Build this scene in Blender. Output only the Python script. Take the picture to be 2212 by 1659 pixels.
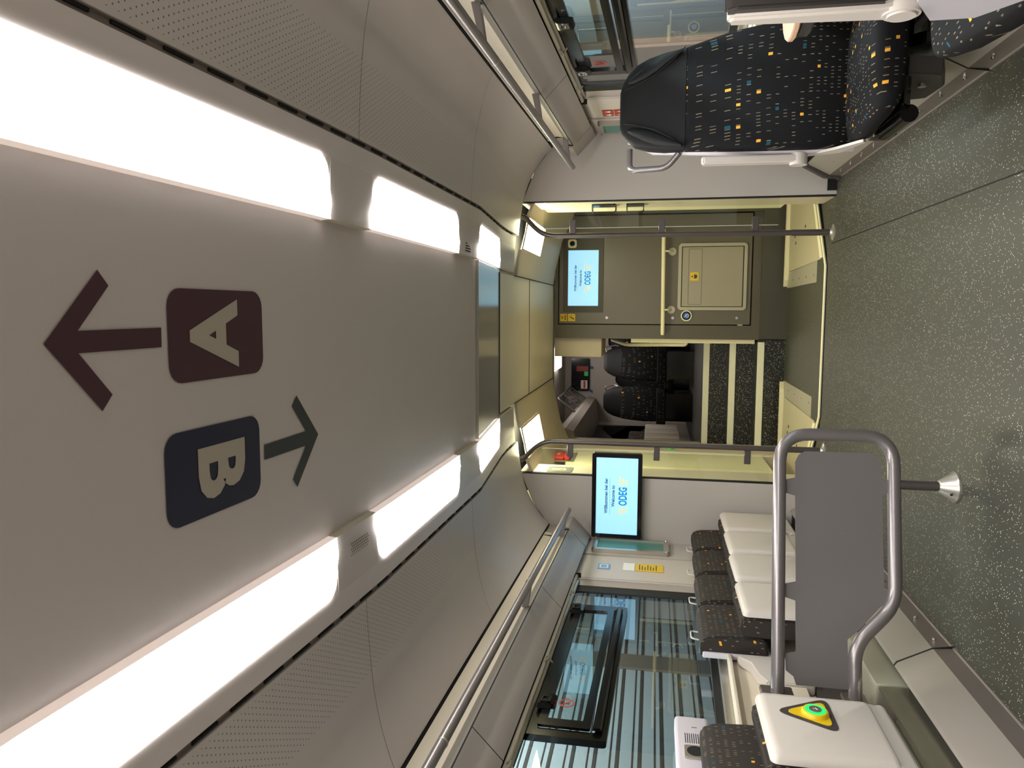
import bpy, bmesh, math, random
from mathutils import Vector, Matrix
random.seed(4)
S = bpy.context.scene
C = S.collection
for o in list(bpy.data.objects): bpy.data.objects.remove(o)
# ------------------------------------------------------------------ camera, world, exposure
cam = bpy.data.cameras.new('camera'); co = bpy.data.objects.new('camera', cam); C.objects.link(co)
R_ = Vector((0.99517597, 0.09575479, 0.02134957)); U_ = Vector((-0.00324603, -0.18536001, 0.98266532)); F_ = Vector((-0.09805227, 0.97799422, 0.18415501))
mx = Matrix((( -U_.x, R_.x, -F_.x, .21703739), (-U_.y, R_.y, -F_.y, 0), (-U_.z, R_.z, -F_.z, 1.17965842), (0, 0, 0, 1)))
co.matrix_world = mx
cam.sensor_fit = 'HORIZONTAL'; cam.sensor_width = 36; cam.lens = 1620 / 2212 * 36; cam.clip_start = .02; cam.clip_end = 60
S.camera = co
w = bpy.data.worlds.new('world'); S.world = w; w.use_nodes = True
w.node_tree.nodes['Background'].inputs[0].default_value = (.48, .54, .60, 1); w.node_tree.nodes['Background'].inputs[1].default_value = 1.0
S.view_settings.view_transform = 'Standard'; S.view_settings.look = 'None'; S.view_settings.gamma = 1; S.view_settings.use_curve_mapping = False
S.view_settings.exposure = 0.0
LIGHT = 26.0      # emission of the saloon diffusers
VLIGHT = 32.0     # entrance area diffusers
def area(name, loc, sx, sy, power, col, rot):
    l = bpy.data.lights.new(name, 'AREA'); l.shape = 'RECTANGLE'; l.size = sx; l.size_y = sy; l.energy = power; l.color = col
    o = bpy.data.objects.new(name, l); C.objects.link(o); o.location = loc; o.rotation_euler = rot; return o
area('platform_lamp', (-2.4, 3.5, 3.2), .3, 8, 480, (.93, .97, 1), (0, math.radians(35), 0))
area('platform_lamp', (2.6, 3.5, 3.2), .3, 8, 1000, (.95, .98, 1), (0, math.radians(-30), 0))
# ------------------------------------------------------------------ materials
def lin(c):
    return tuple(((v / 255) / 12.92 if v / 255 <= .04045 else ((v / 255 + .055) / 1.055) ** 2.4) for v in c) + (1,)
def mat(name, rgb, rough=.5, metal=0, bump=0, bscale=400, spec=.5, coat=0, var=0):
    m = bpy.data.materials.new(name); m.use_nodes = True; nt = m.node_tree; b = nt.nodes['Principled BSDF']
    b.inputs['Base Color'].default_value = lin(rgb); b.inputs['Roughness'].default_value = rough; b.inputs['Metallic'].default_value = metal
    b.inputs['Specular IOR Level'].default_value = spec; b.inputs['Coat Weight'].default_value = coat
    tc = nt.nodes.new('ShaderNodeTexCoord')
    if bump:
        n = nt.nodes.new('ShaderNodeTexNoise'); n.inputs['Scale'].default_value = bscale; nt.links.new(tc.outputs['Object'], n.inputs['Vector'])
        bp = nt.nodes.new('ShaderNodeBump'); bp.inputs['Strength'].default_value = bump; bp.inputs['Distance'].default_value = .002
        nt.links.new(n.outputs['Fac'], bp.inputs['Height']); nt.links.new(bp.outputs[0], b.inputs['Normal'])
    if var:
        n = nt.nodes.new('ShaderNodeTexNoise'); n.inputs['Scale'].default_value = 3; nt.links.new(tc.outputs['Object'], n.inputs['Vector'])
        mp = nt.nodes.new('ShaderNodeMapRange'); mp.inputs['To Min'].default_value = rough - var; mp.inputs['To Max'].default_value = rough + var
        nt.links.new(n.outputs['Fac'], mp.inputs['Value']); nt.links.new(mp.outputs[0], b.inputs['Roughness'])
    return m
def emis(name, rgb, st):
    m = bpy.data.materials.new(name); m.use_nodes = True; b = m.node_tree.nodes['Principled BSDF']
    b.inputs['Base Color'].default_value = lin(rgb); b.inputs['Emission Color'].default_value = lin(rgb); b.inputs['Emission Strength'].default_value = st
    return m
def math_n(nt, op, a, b=None, c=None):
    n = nt.nodes.new('ShaderNodeMath'); n.operation = op
    for i, v in enumerate((a, b, c)):
        if v is None: continue
        if isinstance(v, (int, float)): n.inputs[i].default_value = v
        else: nt.links.new(v, n.inputs[i])
    return n.outputs[0]
def fabric(name, base, au, av, gain=1.0, cu=.0125, rv=.027):
    """dark cloth with woven dashes; au / av are weights on object x,y,z giving cross and length direction"""
    m = mat(name, base, .8, spec=.2); nt = m.node_tree; b = nt.nodes['Principled BSDF']
    tc = nt.nodes.new('ShaderNodeTexCoord')
    def dot(v):
        n = nt.nodes.new('ShaderNodeVectorMath'); n.operation = 'DOT_PRODUCT'; nt.links.new(tc.outputs['Object'], n.inputs[0]); n.inputs[1].default_value = v; return n.outputs['Value']
    u = dot(au); v = dot(av); oi = nt.nodes.new('ShaderNodeObjectInfo')
    def cell(su, sv, fu, fv, thr, seed):
        uu = math_n(nt, 'DIVIDE', u, su); vv = math_n(nt, 'DIVIDE', v, sv)
        cu_ = math_n(nt, 'FLOOR', uu); cv_ = math_n(nt, 'FLOOR', vv)
        cb = nt.nodes.new('ShaderNodeCombineXYZ'); nt.links.new(cu_, cb.inputs[0]); nt.links.new(cv_, cb.inputs[1]); nt.links.new(math_n(nt, 'MULTIPLY_ADD', oi.outputs['Random'], 50.0, seed), cb.inputs[2])
        wn = nt.nodes.new('ShaderNodeTexWhiteNoise'); nt.links.new(cb.outputs[0], wn.inputs['Vector'])
        on = math_n(nt, 'GREATER_THAN', wn.outputs['Value'], thr)
        a = math_n(nt, 'LESS_THAN', math_n(nt, 'FRACT', uu), fu); c = math_n(nt, 'LESS_THAN', math_n(nt, 'FRACT', vv), fv)
        return math_n(nt, 'MULTIPLY', math_n(nt, 'MULTIPLY', on, a), c), wn
    d, wn = cell(cu, rv, .22, .42, .62, 1.3)
    o, _ = cell(cu, rv, .85, .42, .985, 7.1)
    t, _ = cell(cu * 1.3, rv, .8, .42, .98, 13.7)
    def mixc(f, a, bb):
        n = nt.nodes.new('ShaderNodeMix'); n.data_type = 'RGBA'; nt.links.new(f, n.inputs['Factor'])
        for s, x in (('A', a), ('B', bb)):
            i = [k for k in n.inputs if k.name == s and k.type == 'RGBA'][0]
            if isinstance(x, tuple): i.default_value = x
            else: nt.links.new(x, i)
        return [k for k in n.outputs if k.type == 'RGBA'][0]
    cr = nt.nodes.new('ShaderNodeValToRGB'); nt.links.new(wn.outputs['Color'], cr.inputs[0])
    cr.color_ramp.elements[0].color = lin((78, 78, 76)); cr.color_ramp.elements[1].color = lin((140, 125, 95))
    c = mixc(d, lin(base), cr.outputs[0]); c = mixc(t, c, lin((18, 72, 88))); c = mixc(o, c, lin((235, 165, 55)))
    nt.links.new(c, b.inputs['Base Color']); return m
def speckle(name, base, dot, dens=.78, sc=170, rough=.38, bump=.05):
    m = mat(name, base, rough, bump=bump, bscale=900); nt = m.node_tree; b = nt.nodes['Principled BSDF']; tc = nt.nodes.new('ShaderNodeTexCoord')
    vo = nt.nodes.new('ShaderNodeTexVoronoi'); vo.inputs['Scale'].default_value = sc; nt.links.new(tc.outputs['Object'], vo.inputs['Vector'])
    near = math_n(nt, 'LESS_THAN', vo.outputs['Distance'], .32)
    sp = nt.nodes.new('ShaderNodeSeparateColor'); nt.links.new(vo.outputs['Color'], sp.inputs[0])
    on = math_n(nt, 'MULTIPLY', near, math_n(nt, 'GREATER_THAN', sp.outputs[0], dens))
    n = nt.nodes.new('ShaderNodeMix'); n.data_type = 'RGBA'; nt.links.new(on, n.inputs['Factor'])
    i = [k for k in n.inputs if k.type == 'RGBA']; i[0].default_value = lin(base); i[1].default_value = lin(dot)
    nt.links.new([k for k in n.outputs if k.type == 'RGBA'][0], b.inputs['Base Color']); return m
def perforated(name, base):
    m = mat(name, base, .42, bump=.06, bscale=500); nt = m.node_tree; b = nt.nodes['Principled BSDF']; tc = nt.nodes.new('ShaderNodeTexCoord')
    sp = nt.nodes.new('ShaderNodeSeparateXYZ'); nt.links.new(tc.outputs['Object'], sp.inputs[0])
    def near(s, step, off):
        f = math_n(nt, 'FRACT', math_n(nt, 'ADD', math_n(nt, 'DIVIDE', s, step), off)); return math_n(nt, 'SUBTRACT', f, .5)
    ax = math_n(nt, 'ABSOLUTE', sp.outputs[0])
    dots = None
    for off in (0, .5):
        a = near(ax, .017, off); c = near(sp.outputs[1], .030, off)
        d = math_n(nt, 'ADD', math_n(nt, 'POWER', math_n(nt, 'MULTIPLY', a, 1.0), 2.0), math_n(nt, 'POWER', math_n(nt, 'MULTIPLY', c, 1.76), 2.0))
        k = math_n(nt, 'LESS_THAN', d, .014); dots = k if dots is None else math_n(nt, 'MAXIMUM', dots, k)
    lim = math_n(nt, 'MULTIPLY', math_n(nt, 'GREATER_THAN', ax, .765), math_n(nt, 'LESS_THAN', ax, 1.0))
    dots = math_n(nt, 'MULTIPLY', dots, lim)
    n = nt.nodes.new('ShaderNodeMix'); n.data_type = 'RGBA'; nt.links.new(dots, n.inputs['Factor'])
    i = [k for k in n.inputs if k.type == 'RGBA']; i[0].default_value = lin(base); i[1].default_value = lin((92, 82, 76))
    nt.links.new([k for k in n.outputs if k.type == 'RGBA'][0], b.inputs['Base Color']); return m
def glassy(name, tint=(235, 240, 238), r=.02, refl=1.0):
    m = bpy.data.materials.new(name); m.use_nodes = True; nt = m.node_tree; nt.nodes.remove(nt.nodes['Principled BSDF']); out = nt.nodes['Material Output']
    t = nt.nodes.new('ShaderNodeBsdfTransparent'); t.inputs[0].default_value = lin(tint); g = nt.nodes.new('ShaderNodeBsdfGlossy'); g.inputs['Roughness'].default_value = r
    f = nt.nodes.new('ShaderNodeLayerWeight'); f.inputs[0].default_value = .5; fr = math_n(nt, 'MULTIPLY_ADD', math_n(nt, 'POWER', f.outputs['Facing'], 5.0), .9, .05)
    mxx = nt.nodes.new('ShaderNodeMixShader'); nt.links.new(math_n(nt, 'MULTIPLY', fr, refl), mxx.inputs[0]); nt.links.new(t.outputs[0], mxx.inputs[1]); nt.links.new(g.outputs[0], mxx.inputs[2]); nt.links.new(mxx.outputs[0], out.inputs[0])
    return m
WALL = (184, 177, 168)
m_ceil = mat('ceiling_paint', (204, 196, 193), .38, bump=.08, bscale=450, var=.04)
m_gloss = mat('ceiling_gloss_paint', (176, 172, 162), .16, bump=.01)
m_side = perforated('side_ceiling_perforated', (196, 189, 185))
m_wall = mat('wall_laminate', WALL, .45, bump=.05)
m_beige = mat('beige_panel', (205, 194, 174), .45, bump=.04)
m_vceil = mat('entrance_ceiling', (224, 217, 200), .4)
m_pill = mat('pillar_laminate', (192, 184, 174), .45, bump=.04)
m_grey = mat('grey_panel', (160, 152, 144), .42, bump=.06)
m_lip = mat('lit_lip_tint', (205, 190, 180), .4)  # pinkish tone holds the lamplight that falls on the lip
m_tube = mat('grey_tube', (132, 126, 126), .28, .55, spec=.6)
m_pole = mat('dark_grey_tube', (92, 85, 84), .3, .4)
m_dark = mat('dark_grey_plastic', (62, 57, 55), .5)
m_groove = mat('groove_grey', (128, 119, 113), .6)
m_black = mat('black_plastic', (7, 7, 7), .15, spec=.4)
m_gap = mat('black_joint', (9, 8, 8), .8)
m_rubber = mat('black_rubber', (14, 14, 14), .6)
m_white = mat('white_shell', (203, 195, 186), .38, bump=.03)
m_lav = mat('light_grey_shell', (196, 190, 196), .4)
m_alu = mat('brushed_aluminium', (190, 186, 176), .3, .8)
m_steel = mat('stainless_steel', (176, 172, 152), .24, .85, bump=.02)
m_chrome = mat('chrome', (220, 220, 215), .12, 1)
m_floor = speckle('speckled_floor', (54, 54, 45), (225, 223, 205), dens=.88, sc=190, rough=.5)
m_floor2 = speckle('entrance_floor', (60, 60, 48), (150, 150, 128), rough=.5)
m_riser = speckle('step_cover', (30, 30, 26), (205, 205, 195), dens=.72, sc=120)
m_nose = mat('white_nosing', (226, 224, 200), .5)
m_skirt = mat('skirting_dark', (112, 103, 97), .4, .2)
m_slant = mat('slanted_cover', (134, 127, 118), .42)
m_cab = mat('cabinet_grey', (101, 96, 84), .32, .15, bump=.06)
m_cabf = mat('cabinet_frame', (88, 83, 71), .35, .15)
m_plinth = mat('plinth_dark', (66, 64, 54), .45)
m_binl = mat('light_metal_frame', (176, 171, 150), .35, .35)
m_bind = mat('bin_door', (158, 153, 134), .38, .25)
m_yel = mat('yellow_label', (222, 186, 44), .5)
m_yel2 = mat('yellow_button', (226, 190, 20), .4)
m_red = mat('red_plastic', (215, 60, 35), .4)
m_redp = mat('red_print', (160, 52, 38), .5)
m_teal = mat('teal_poster', (72, 128, 112), .35)
m_leather = mat('black_leather', (13, 13, 14), .6, bump=.15, bscale=700, spec=.25)
m_wood = mat('wood_top', (205, 168, 140), .45, bump=.05, bscale=60)
m_purple = mat('purple_print', (74, 44, 54), .5)
m_navy = mat('navy_print', (32, 34, 58), .5)
m_print = mat('grey_print', (54, 58, 60), .5)
m_lett = mat('letter_print', (180, 172, 157), .5)
m_plate = mat('ramp_plate', (190, 182, 150), .42, .2, bump=.15, bscale=300)
m_cream = mat('cream_rail', (232, 226, 188), .4)
m_diff = emis('light_diffuser', (255, 252, 249), LIGHT)
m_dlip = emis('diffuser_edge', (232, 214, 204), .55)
m_vdiff = emis('entrance_diffuser', (255, 248, 202), VLIGHT)
m_scr = emis('screen_lit', (155, 212, 246), .86)
m_scr2 = emis('screen_text_blue', (10, 125, 185), .75)
m_scr3 = emis('screen_text_grey', (60, 110, 150), .45)
m_gold = emis('screen_gold', (225, 200, 140), .8)
m_green = emis('green_led', (20, 235, 90), 1.6)
m_greenb = emis('green_button', (20, 150, 70), .35)
m_btn = emis('blue_button_face', (30, 70, 130), .5)
m_glass = glassy('window_glass', (226, 233, 233), .01, 1.6)
m_pane = glassy('screen_glass', (250, 253, 250), .01, .7)
m_fab = fabric('fabric_row', (15, 14, 16), (1, .12, 0), (0, -1, 1))
m_fabw = fabric('fabric_wall_seat', (52, 47, 43), (.5, 1, 0), (-.3, 0, 1))
m_fabs = fabric('fabric_small', (24, 24, 26), (1, .5, 0), (0, -1, 1), cu=.02, rv=.045)
m_out = mat('facade_sheet', (150, 160, 160), .6)
m_outd = mat('facade_joint', (44, 40, 36), .8)
m_outp = mat('facade_post', (96, 88, 78), .7)
m_peach = mat('facade_peach', (178, 142, 120), .7)
m_outg = mat('facade_grey', (176, 180, 184), .6)
m_ground = mat('track_ground', (60, 58, 55), .9)
m_white2 = mat('white_print', (235, 232, 225), .5)
m_blue = mat('blue_print', (40, 70, 170), .5)
# ------------------------------------------------------------------ mesh helpers
class M:
    def __init__(s): s.b = bmesh.new()
    def poly(s, vs, fs):
        v = [s.b.verts.new(p) for p in vs]
        for f in fs:
            try: s.b.faces.new([v[i] for i in f])
            except ValueError: pass
        return s
    def box(s, x0, x1, y0, y1, z0, z1, bev=0, seg=2):
        b = bmesh.new(); bmesh.ops.create_cube(b, size=1)
        for v in b.verts: v.co = Vector(((x0 + x1) / 2 + v.co.x * (x1 - x0), (y0 + y1) / 2 + v.co.y * (y1 - y0), (z0 + z1) / 2 + v.co.z * (z1 - z0)))
        if bev: bmesh.ops.bevel(b, geom=b.edges[:], offset=bev, segments=seg, affect='EDGES', profile=.5)
        return s.merge(b)
    def merge(s, b):
        me = bpy.data.meshes.new('t'); b.to_mesh(me); b.free(); s.b.from_mesh(me); bpy.data.meshes.remove(me); return s
    @staticmethod
    def p3(ax, t, p):
        return {'x': (t, p[0], p[1]), 'y': (p[0], t, p[1]), 'z': (p[0], p[1], t)}[ax]
    def prism(s, pts, ax, a, b_, bev=0):
        n = len(pts); vs = [s.p3(ax, a, p) for p in pts] + [s.p3(ax, b_, p) for p in pts]
        fs = [tuple(range(n)), tuple(range(2 * n - 1, n - 1, -1))] + [(i, (i + 1) % n, n + (i + 1) % n, n + i) for i in range(n)]
        b = bmesh.new(); v = [b.verts.new(p) for p in vs]
        for f in fs: b.faces.new([v[i] for i in f])
        bmesh.ops.recalc_face_normals(b, faces=b.faces)
        if bev: bmesh.ops.bevel(b, geom=[e for e in b.edges if (e.verts[0].index < n) == (e.verts[1].index < n) or True][:0] or b.edges[:], offset=bev, segments=2, affect='EDGES')
        return s.merge(b)
    def frame(s, outer, inner, ax, a, b_):
        n = len(outer); vs = [s.p3(ax, t, p) for t in (a, b_) for r in (outer, inner) for p in r]; fs = []
        for i in range(n):
            j = (i + 1) % n
            fs += [(i, j, n + j, n + i), (2 * n + i, 3 * n + i, 3 * n + j, 2 * n + j), (i, 2 * n + i, 2 * n + j, j), (n + i, n + j, 3 * n + j, 3 * n + i)]
        b = bmesh.new(); v = [b.verts.new(p) for p in vs]
        for f in fs: b.faces.new([v[i] for i in f])
        bmesh.ops.recalc_face_normals(b, faces=b.faces); return s.merge(b)
    def tube(s, path, r, n=14, cap=True):
        P = [Vector(p) for p in path]; k = len(P); T = [((P[min(i + 1, k - 1)] - P[max(i - 1, 0)]).normalized()) for i in range(k)]
        up = Vector((0, 0, 1)) if abs(T[0].z) < .9 else Vector((1, 0, 0)); N = T[0].cross(up).normalized(); b = bmesh.new(); rings = []
        for i in range(k):
            if i: N = (N - T[i] * N.dot(T[i])).normalized()
            B = T[i].cross(N); rr = r[i] if isinstance(r, (list, tuple)) else r
            rings.append([b.verts.new(P[i] + (N * math.cos(2 * math.pi * q / n) + B * math.sin(2 * math.pi * q / n)) * rr) for q in range(n)])
        for a, c in zip(rings, rings[1:]):
            for q in range(n): b.faces.new((a[q], a[(q + 1) % n], c[(q + 1) % n], c[q]))
        if cap: b.faces.new(rings[0][::-1]); b.faces.new(rings[-1])
        bmesh.ops.recalc_face_normals(b, faces=b.faces); return s.merge(b)
    def cyl(s, a, b_, r, n=16, r2=None): return s.tube([a, b_], [r, r if r2 is None else r2], n)
    def loft(s, rings, cap=True):
        b = bmesh.new(); R = [[b.verts.new(p) for p in r] for r in rings]; n = len(R[0])
        for a, c in zip(R, R[1:]):
            for q in range(n): b.faces.new((a[q], a[(q + 1) % n], c[(q + 1) % n], c[q]))
        if cap: b.faces.new(R[0][::-1]); b.faces.new(R[-1])
        bmesh.ops.recalc_face_normals(b, faces=b.faces); return s.merge(b)
    def strip(s, rows, thick=None):
        """grid surface from rows of points; thick = offset vector to give it a back"""
        n = len(rows[0]); b = bmesh.new(); R = [[b.verts.new(p) for p in r] for r in rows]
        for a, c in zip(R, R[1:]):
            for q in range(n - 1): b.faces.new((a[q], a[q + 1], c[q + 1], c[q]))
        if thick is not None:
            t = Vector(thick); R2 = [[b.verts.new(Vector(p) + t) for p in r] for r in rows]
            for a, c in zip(R2, R2[1:]):
                for q in range(n - 1): b.faces.new((a[q], c[q], c[q + 1], a[q + 1]))
            m_ = len(rows)
            for i in range(m_ - 1):
                b.faces.new((R[i][0], R[i + 1][0], R2[i + 1][0], R2[i][0])); b.faces.new((R[i][-1], R2[i][-1], R2[i + 1][-1], R[i + 1][-1]))
            for q in range(n - 1):
                b.faces.new((R[0][q], R2[0][q], R2[0][q + 1], R[0][q + 1])); b.faces.new((R[-1][q], R[-1][q + 1], R2[-1][q + 1], R2[-1][q]))
        bmesh.ops.recalc_face_normals(b, faces=b.faces); return s.merge(b)
    def map(s, fn):
        for v in s.b.verts: v.co = Vector(fn(v.co))
        return s
    def flipx(s):
        for v in s.b.verts: v.co.x = -v.co.x
        bmesh.ops.reverse_faces(s.b, faces=s.b.faces); return s
    def add(s, name, m, parent=None, ang=40, label=None, sub=0):
        off = Vector((0, 0, 0)); p = parent
        while p is not None: off += p.location; p = p.parent
        for v in s.b.verts: v.co -= off
        me = bpy.data.meshes.new(name); s.b.to_mesh(me); s.b.free(); me.materials.append(m)
        me.polygons.foreach_set('use_smooth', [True] * len(me.polygons)); me.set_sharp_from_angle(angle=math.radians(ang))
        o = bpy.data.objects.new(name, me); C.objects.link(o); o.parent = parent
        if label: o['label'] = label
        if sub: md = o.modifiers.new('sub', 'SUBSURF'); md.levels = sub; md.render_levels = sub
        return o
def thing(name, label, cat, loc=(0, 0, 0), group=None):
    o = bpy.data.objects.new(name, None); C.objects.link(o); o.location = loc; o['label'] = label; o['category'] = cat; o.empty_display_size = .05
    if group: o['group'] = group
    return o
def tag(o, label, cat, group=None):
    o['label'] = label; o['category'] = cat
    if group: o['group'] = group
    return o
def struct(name, loc=(0, 0, 0)):
    o = bpy.data.objects.new(name, None); C.objects.link(o); o.location = loc; o['kind'] = 'structure'; o.empty_display_size = .05; return o
def st(o): o['kind'] = 'structure'; return o
def copy_tree(o, parent=None):
    c = o.copy(); C.objects.link(c); c.parent = parent
    for ch in list(o.children): copy_tree(ch, c)
    return c
def fillet(pts, r, seg=6):
    P = [Vector(p) for p in pts]; out = [P[0]]
    for i in range(1, len(P) - 1):
        a, b, c = P[i - 1], P[i], P[i + 1]; rr = r[i - 1] if isinstance(r, (list, tuple)) else r
        d1 = (a - b).normalized(); d2 = (c - b).normalized(); q = min(rr, (a - b).length * .49, (c - b).length * .49); p1 = b + d1 * q; p2 = b + d2 * q
        for k in range(seg + 1):
            t = k / seg; out.append(p1 * (1 - t) ** 2 + b * 2 * t * (1 - t) + p2 * t * t)
    return out + [P[-1]]
def rrect(x0, x1, z0, z1, r, n=5):
    out = []
    rs = r if isinstance(r, (tuple, list)) else (r,) * 4
    for (cx, cz, a0), rr in zip(((x1, z1, 0), (x0, z1, 90), (x0, z0, 180), (x1, z0, 270)), rs):
        sx = -1 if cx == x1 else 1; sz = -1 if cz == z1 else 1
        for k in range(n + 1):
            a = math.radians(a0 + 90 * k / n); out.append((cx + sx * rr + rr * math.cos(a), cz + sz * rr + rr * math.sin(a)))
    return out
def text(body, name, m, parent, loc, size, right, up, bold=0, sx=1, ext=.0006, align='CENTER'):
    cu = bpy.data.curves.new(name, 'FONT'); cu.body = body; cu.size = size; cu.align_x = align; cu.align_y = 'CENTER'; cu.extrude = ext; cu.offset = bold; cu.resolution_u = 3
    t = bpy.data.objects.new('tmp', cu); C.objects.link(t); dg = bpy.context.evaluated_depsgraph_get(); me = bpy.data.meshes.new_from_object(t.evaluated_get(dg)); bpy.data.objects.remove(t)
    r = Vector(right).normalized(); u = Vector(up).normalized(); n = r.cross(u); off = Vector((0, 0, 0)); p = parent
    while p is not None: off += p.location; p = p.parent
    for v in me.vertices: v.co = Vector(loc) + r * v.co.x * sx + u * v.co.y + n * v.co.z - off
    me.materials.clear(); me.materials.append(m); o = bpy.data.objects.new(name, me); C.objects.link(o); o.parent = parent; return o
# ------------------------------------------------------------------ lengthwise height profile of the ceiling
HP = [(-3, 2.24), (1, 2.20), (1.4, 2.177), (2.1, 2.133), (2.45, 2.115), (3.5, 2.094), (3.86, 2.088), (4.72, 2.155), (5.0, 2.167), (20, 2.167)]
def H(y):
    for (a, p), (b, q) in zip(HP, HP[1:]):
        if a <= y <= b: return p + (q - p) * (y - a) / (b - a)
    return HP[-1][1]
YS = [-2.2, -1, 0, .6, 1, 1.4, 1.75, 2.1, 2.45, 3, 3.5, 3.86, 4.72, 5.0, 5.4]
def ysec(a, b): return [a] + [y for y in YS if a + .01 < y < b - .01] + [b]
def SH(y): return .028 * (5.3 - y)          # the side fittings rise gently towards the near end
def sh(m): return m.map(lambda c: (c.x, c.y, c.z + SH(c.y)))
# ------------------------------------------------------------------ floor
fl = struct('floor')
M().box(-1.15, 1.15, -2.2, 5.62, -.05, 0).add('floor_sheet', m_floor, fl)
M().box(.673, .679, -2.2, 5.5, -.001, .0006).add('floor_seam', m_gap, fl)
vf = struct('floor.001')
M().poly([(-1.5, 5.62, -.004), (1.5, 5.62, -.004), (1.5, 7.6, -.055), (-1.5, 7.6, -.055)], [(0, 1, 2, 3)]).add('floor_sheet', m_floor2, vf)
tr = struct('trim_1')
for a, b in (((-.534, 5.60), (.534, 5.60)), ((.534, 5.60), (1.06, 6.0)), ((-.534, 5.60), (-1.06, 6.0))):
    M().prism([(a[0], a[1]), (b[0], b[1]), (b[0], b[1] + .04), (a[0], a[1] + .04)], 'z', -.01, .012).add('threshold_strip', m_cream, tr)
    M().prism([(a[0], a[1] - .012), (b[0], b[1] - .012), (b[0], b[1]), (a[0], a[1])], 'z', -.01, .005).add('threshold_gap', m_gap, tr)
for s, l in ((1, 'beige fold-out ramp plate in the doorway floor below the grey cabinet'), (-1, 'beige fold-out ramp plate in the doorway floor beside the steps')):
    t = thing('ramp_plate', l, 'ramp', (s * .85, 6.6, -.03)); f = (lambda m, s=s: m if s > 0 else m.flipx())
    f(M().prism([(.60, 5.76), (1.06, 6.12), (1.29, 6.30), (1.29, 7.24), (.57, 7.2)], 'z', -.06, -.010)).add('plate', m_plate, t)
    f(M().prism([(.435, 5.70), (.60, 5.75), (.565, 7.22), (.425, 7.28)], 'z', -.06, -.014)).add('hinge_band', m_binl, t)
    f(M().prism([(.60, 5.72), (1.06, 6.07), (1.29, 6.26), (1.29, 6.33), (1.06, 6.14), (.60, 5.80)], 'z', -.06, .012)).add('front_rail', m_cream, t)
    f(M().prism([(.50, 7.26), (1.29, 7.24), (1.29, 7.31), (.44, 7.33)], 'z', -.07, .012)).add('rear_rail', m_cream, t)
    for k in range(4): f(M().cyl((.49, 6.1 + k * .3, -.03), (.49, 6.1 + k * .3, -.011), .008, 8)).add('screw', m_chrome, t)
    for p in ((.9, 6.5), (.8, 6.9), (.86, 6.95)): f(M().cyl((p[0], p[1], -.03), (p[0], p[1], -.008), .014, 10)).add('screw', m_gap, t)
# ------------------------------------------------------------------ steps up to the far compartment
sp = struct('stairs')
for k in range(3):
    y = 7.5 + .25 * k; z0 = -.06 + (0 if k == 0 else .24 * k - .0); z1 = .195 + .235 * k; zb = -.06 if k == 0 else z1 - .235
    M().box(-1.2, -.06, y, y + .26, zb, z1 - .055).add('step_riser', m_riser, sp)
    M().box(-1.2, -.08, y - .012, y + .012, z1 - .06, z1 + .002, .003, 1).add('step_nosing', m_nose, sp)
    M().box(-1.2, -.06, y + .012, y + .26, z1 - .06, z1).add('step_tread', m_riser, sp)
st(M().box(-1.6, 1.5, 8.25, 12.2, .60, .665).add('floor_upper', m_dark))
# ------------------------------------------------------------------ ceiling
ce = struct('ceiling')
def flat(a, b, x0, x1, dz, m, n='ceiling_panel', g=.003):
    rows = [[(x0, y, H(y) + dz), (x1, y, H(y) + dz)] for y in ysec(a + g, b - g)]
    return M().strip(rows, (0, 0, .02)).add(n, m, ce)
flat(-2.2, 3.92, -.481, .481, .024, m_ceil)
flat(3.92, 4.78, -.481, .481, .008, m_gloss)
for x0, x1 in ((-.481, 0), (0, .481)): pass
flat(4.78, 6.02, -.46, .46, .006, m_vceil)
flat(6.02, 7.5, -.46, .46, .006, m_vceil)
M().box(-1.6, 1.6, -2.2, 7.5, 2.30, 2.34).add('ceiling_backing', m_gap, ce)
for x in (-.463, .463): M().box(x - .003, x + .003, 5.35, 7.49, 2.166, 2.1705).add('ceiling_joint', m_gap, ce)
for y in (4.779, 6.02): M().box(-.46, .46, y - .003, y + .003, H(y) + .003, H(y) + .0075).add('ceiling_joint', m_gap, ce)
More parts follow.
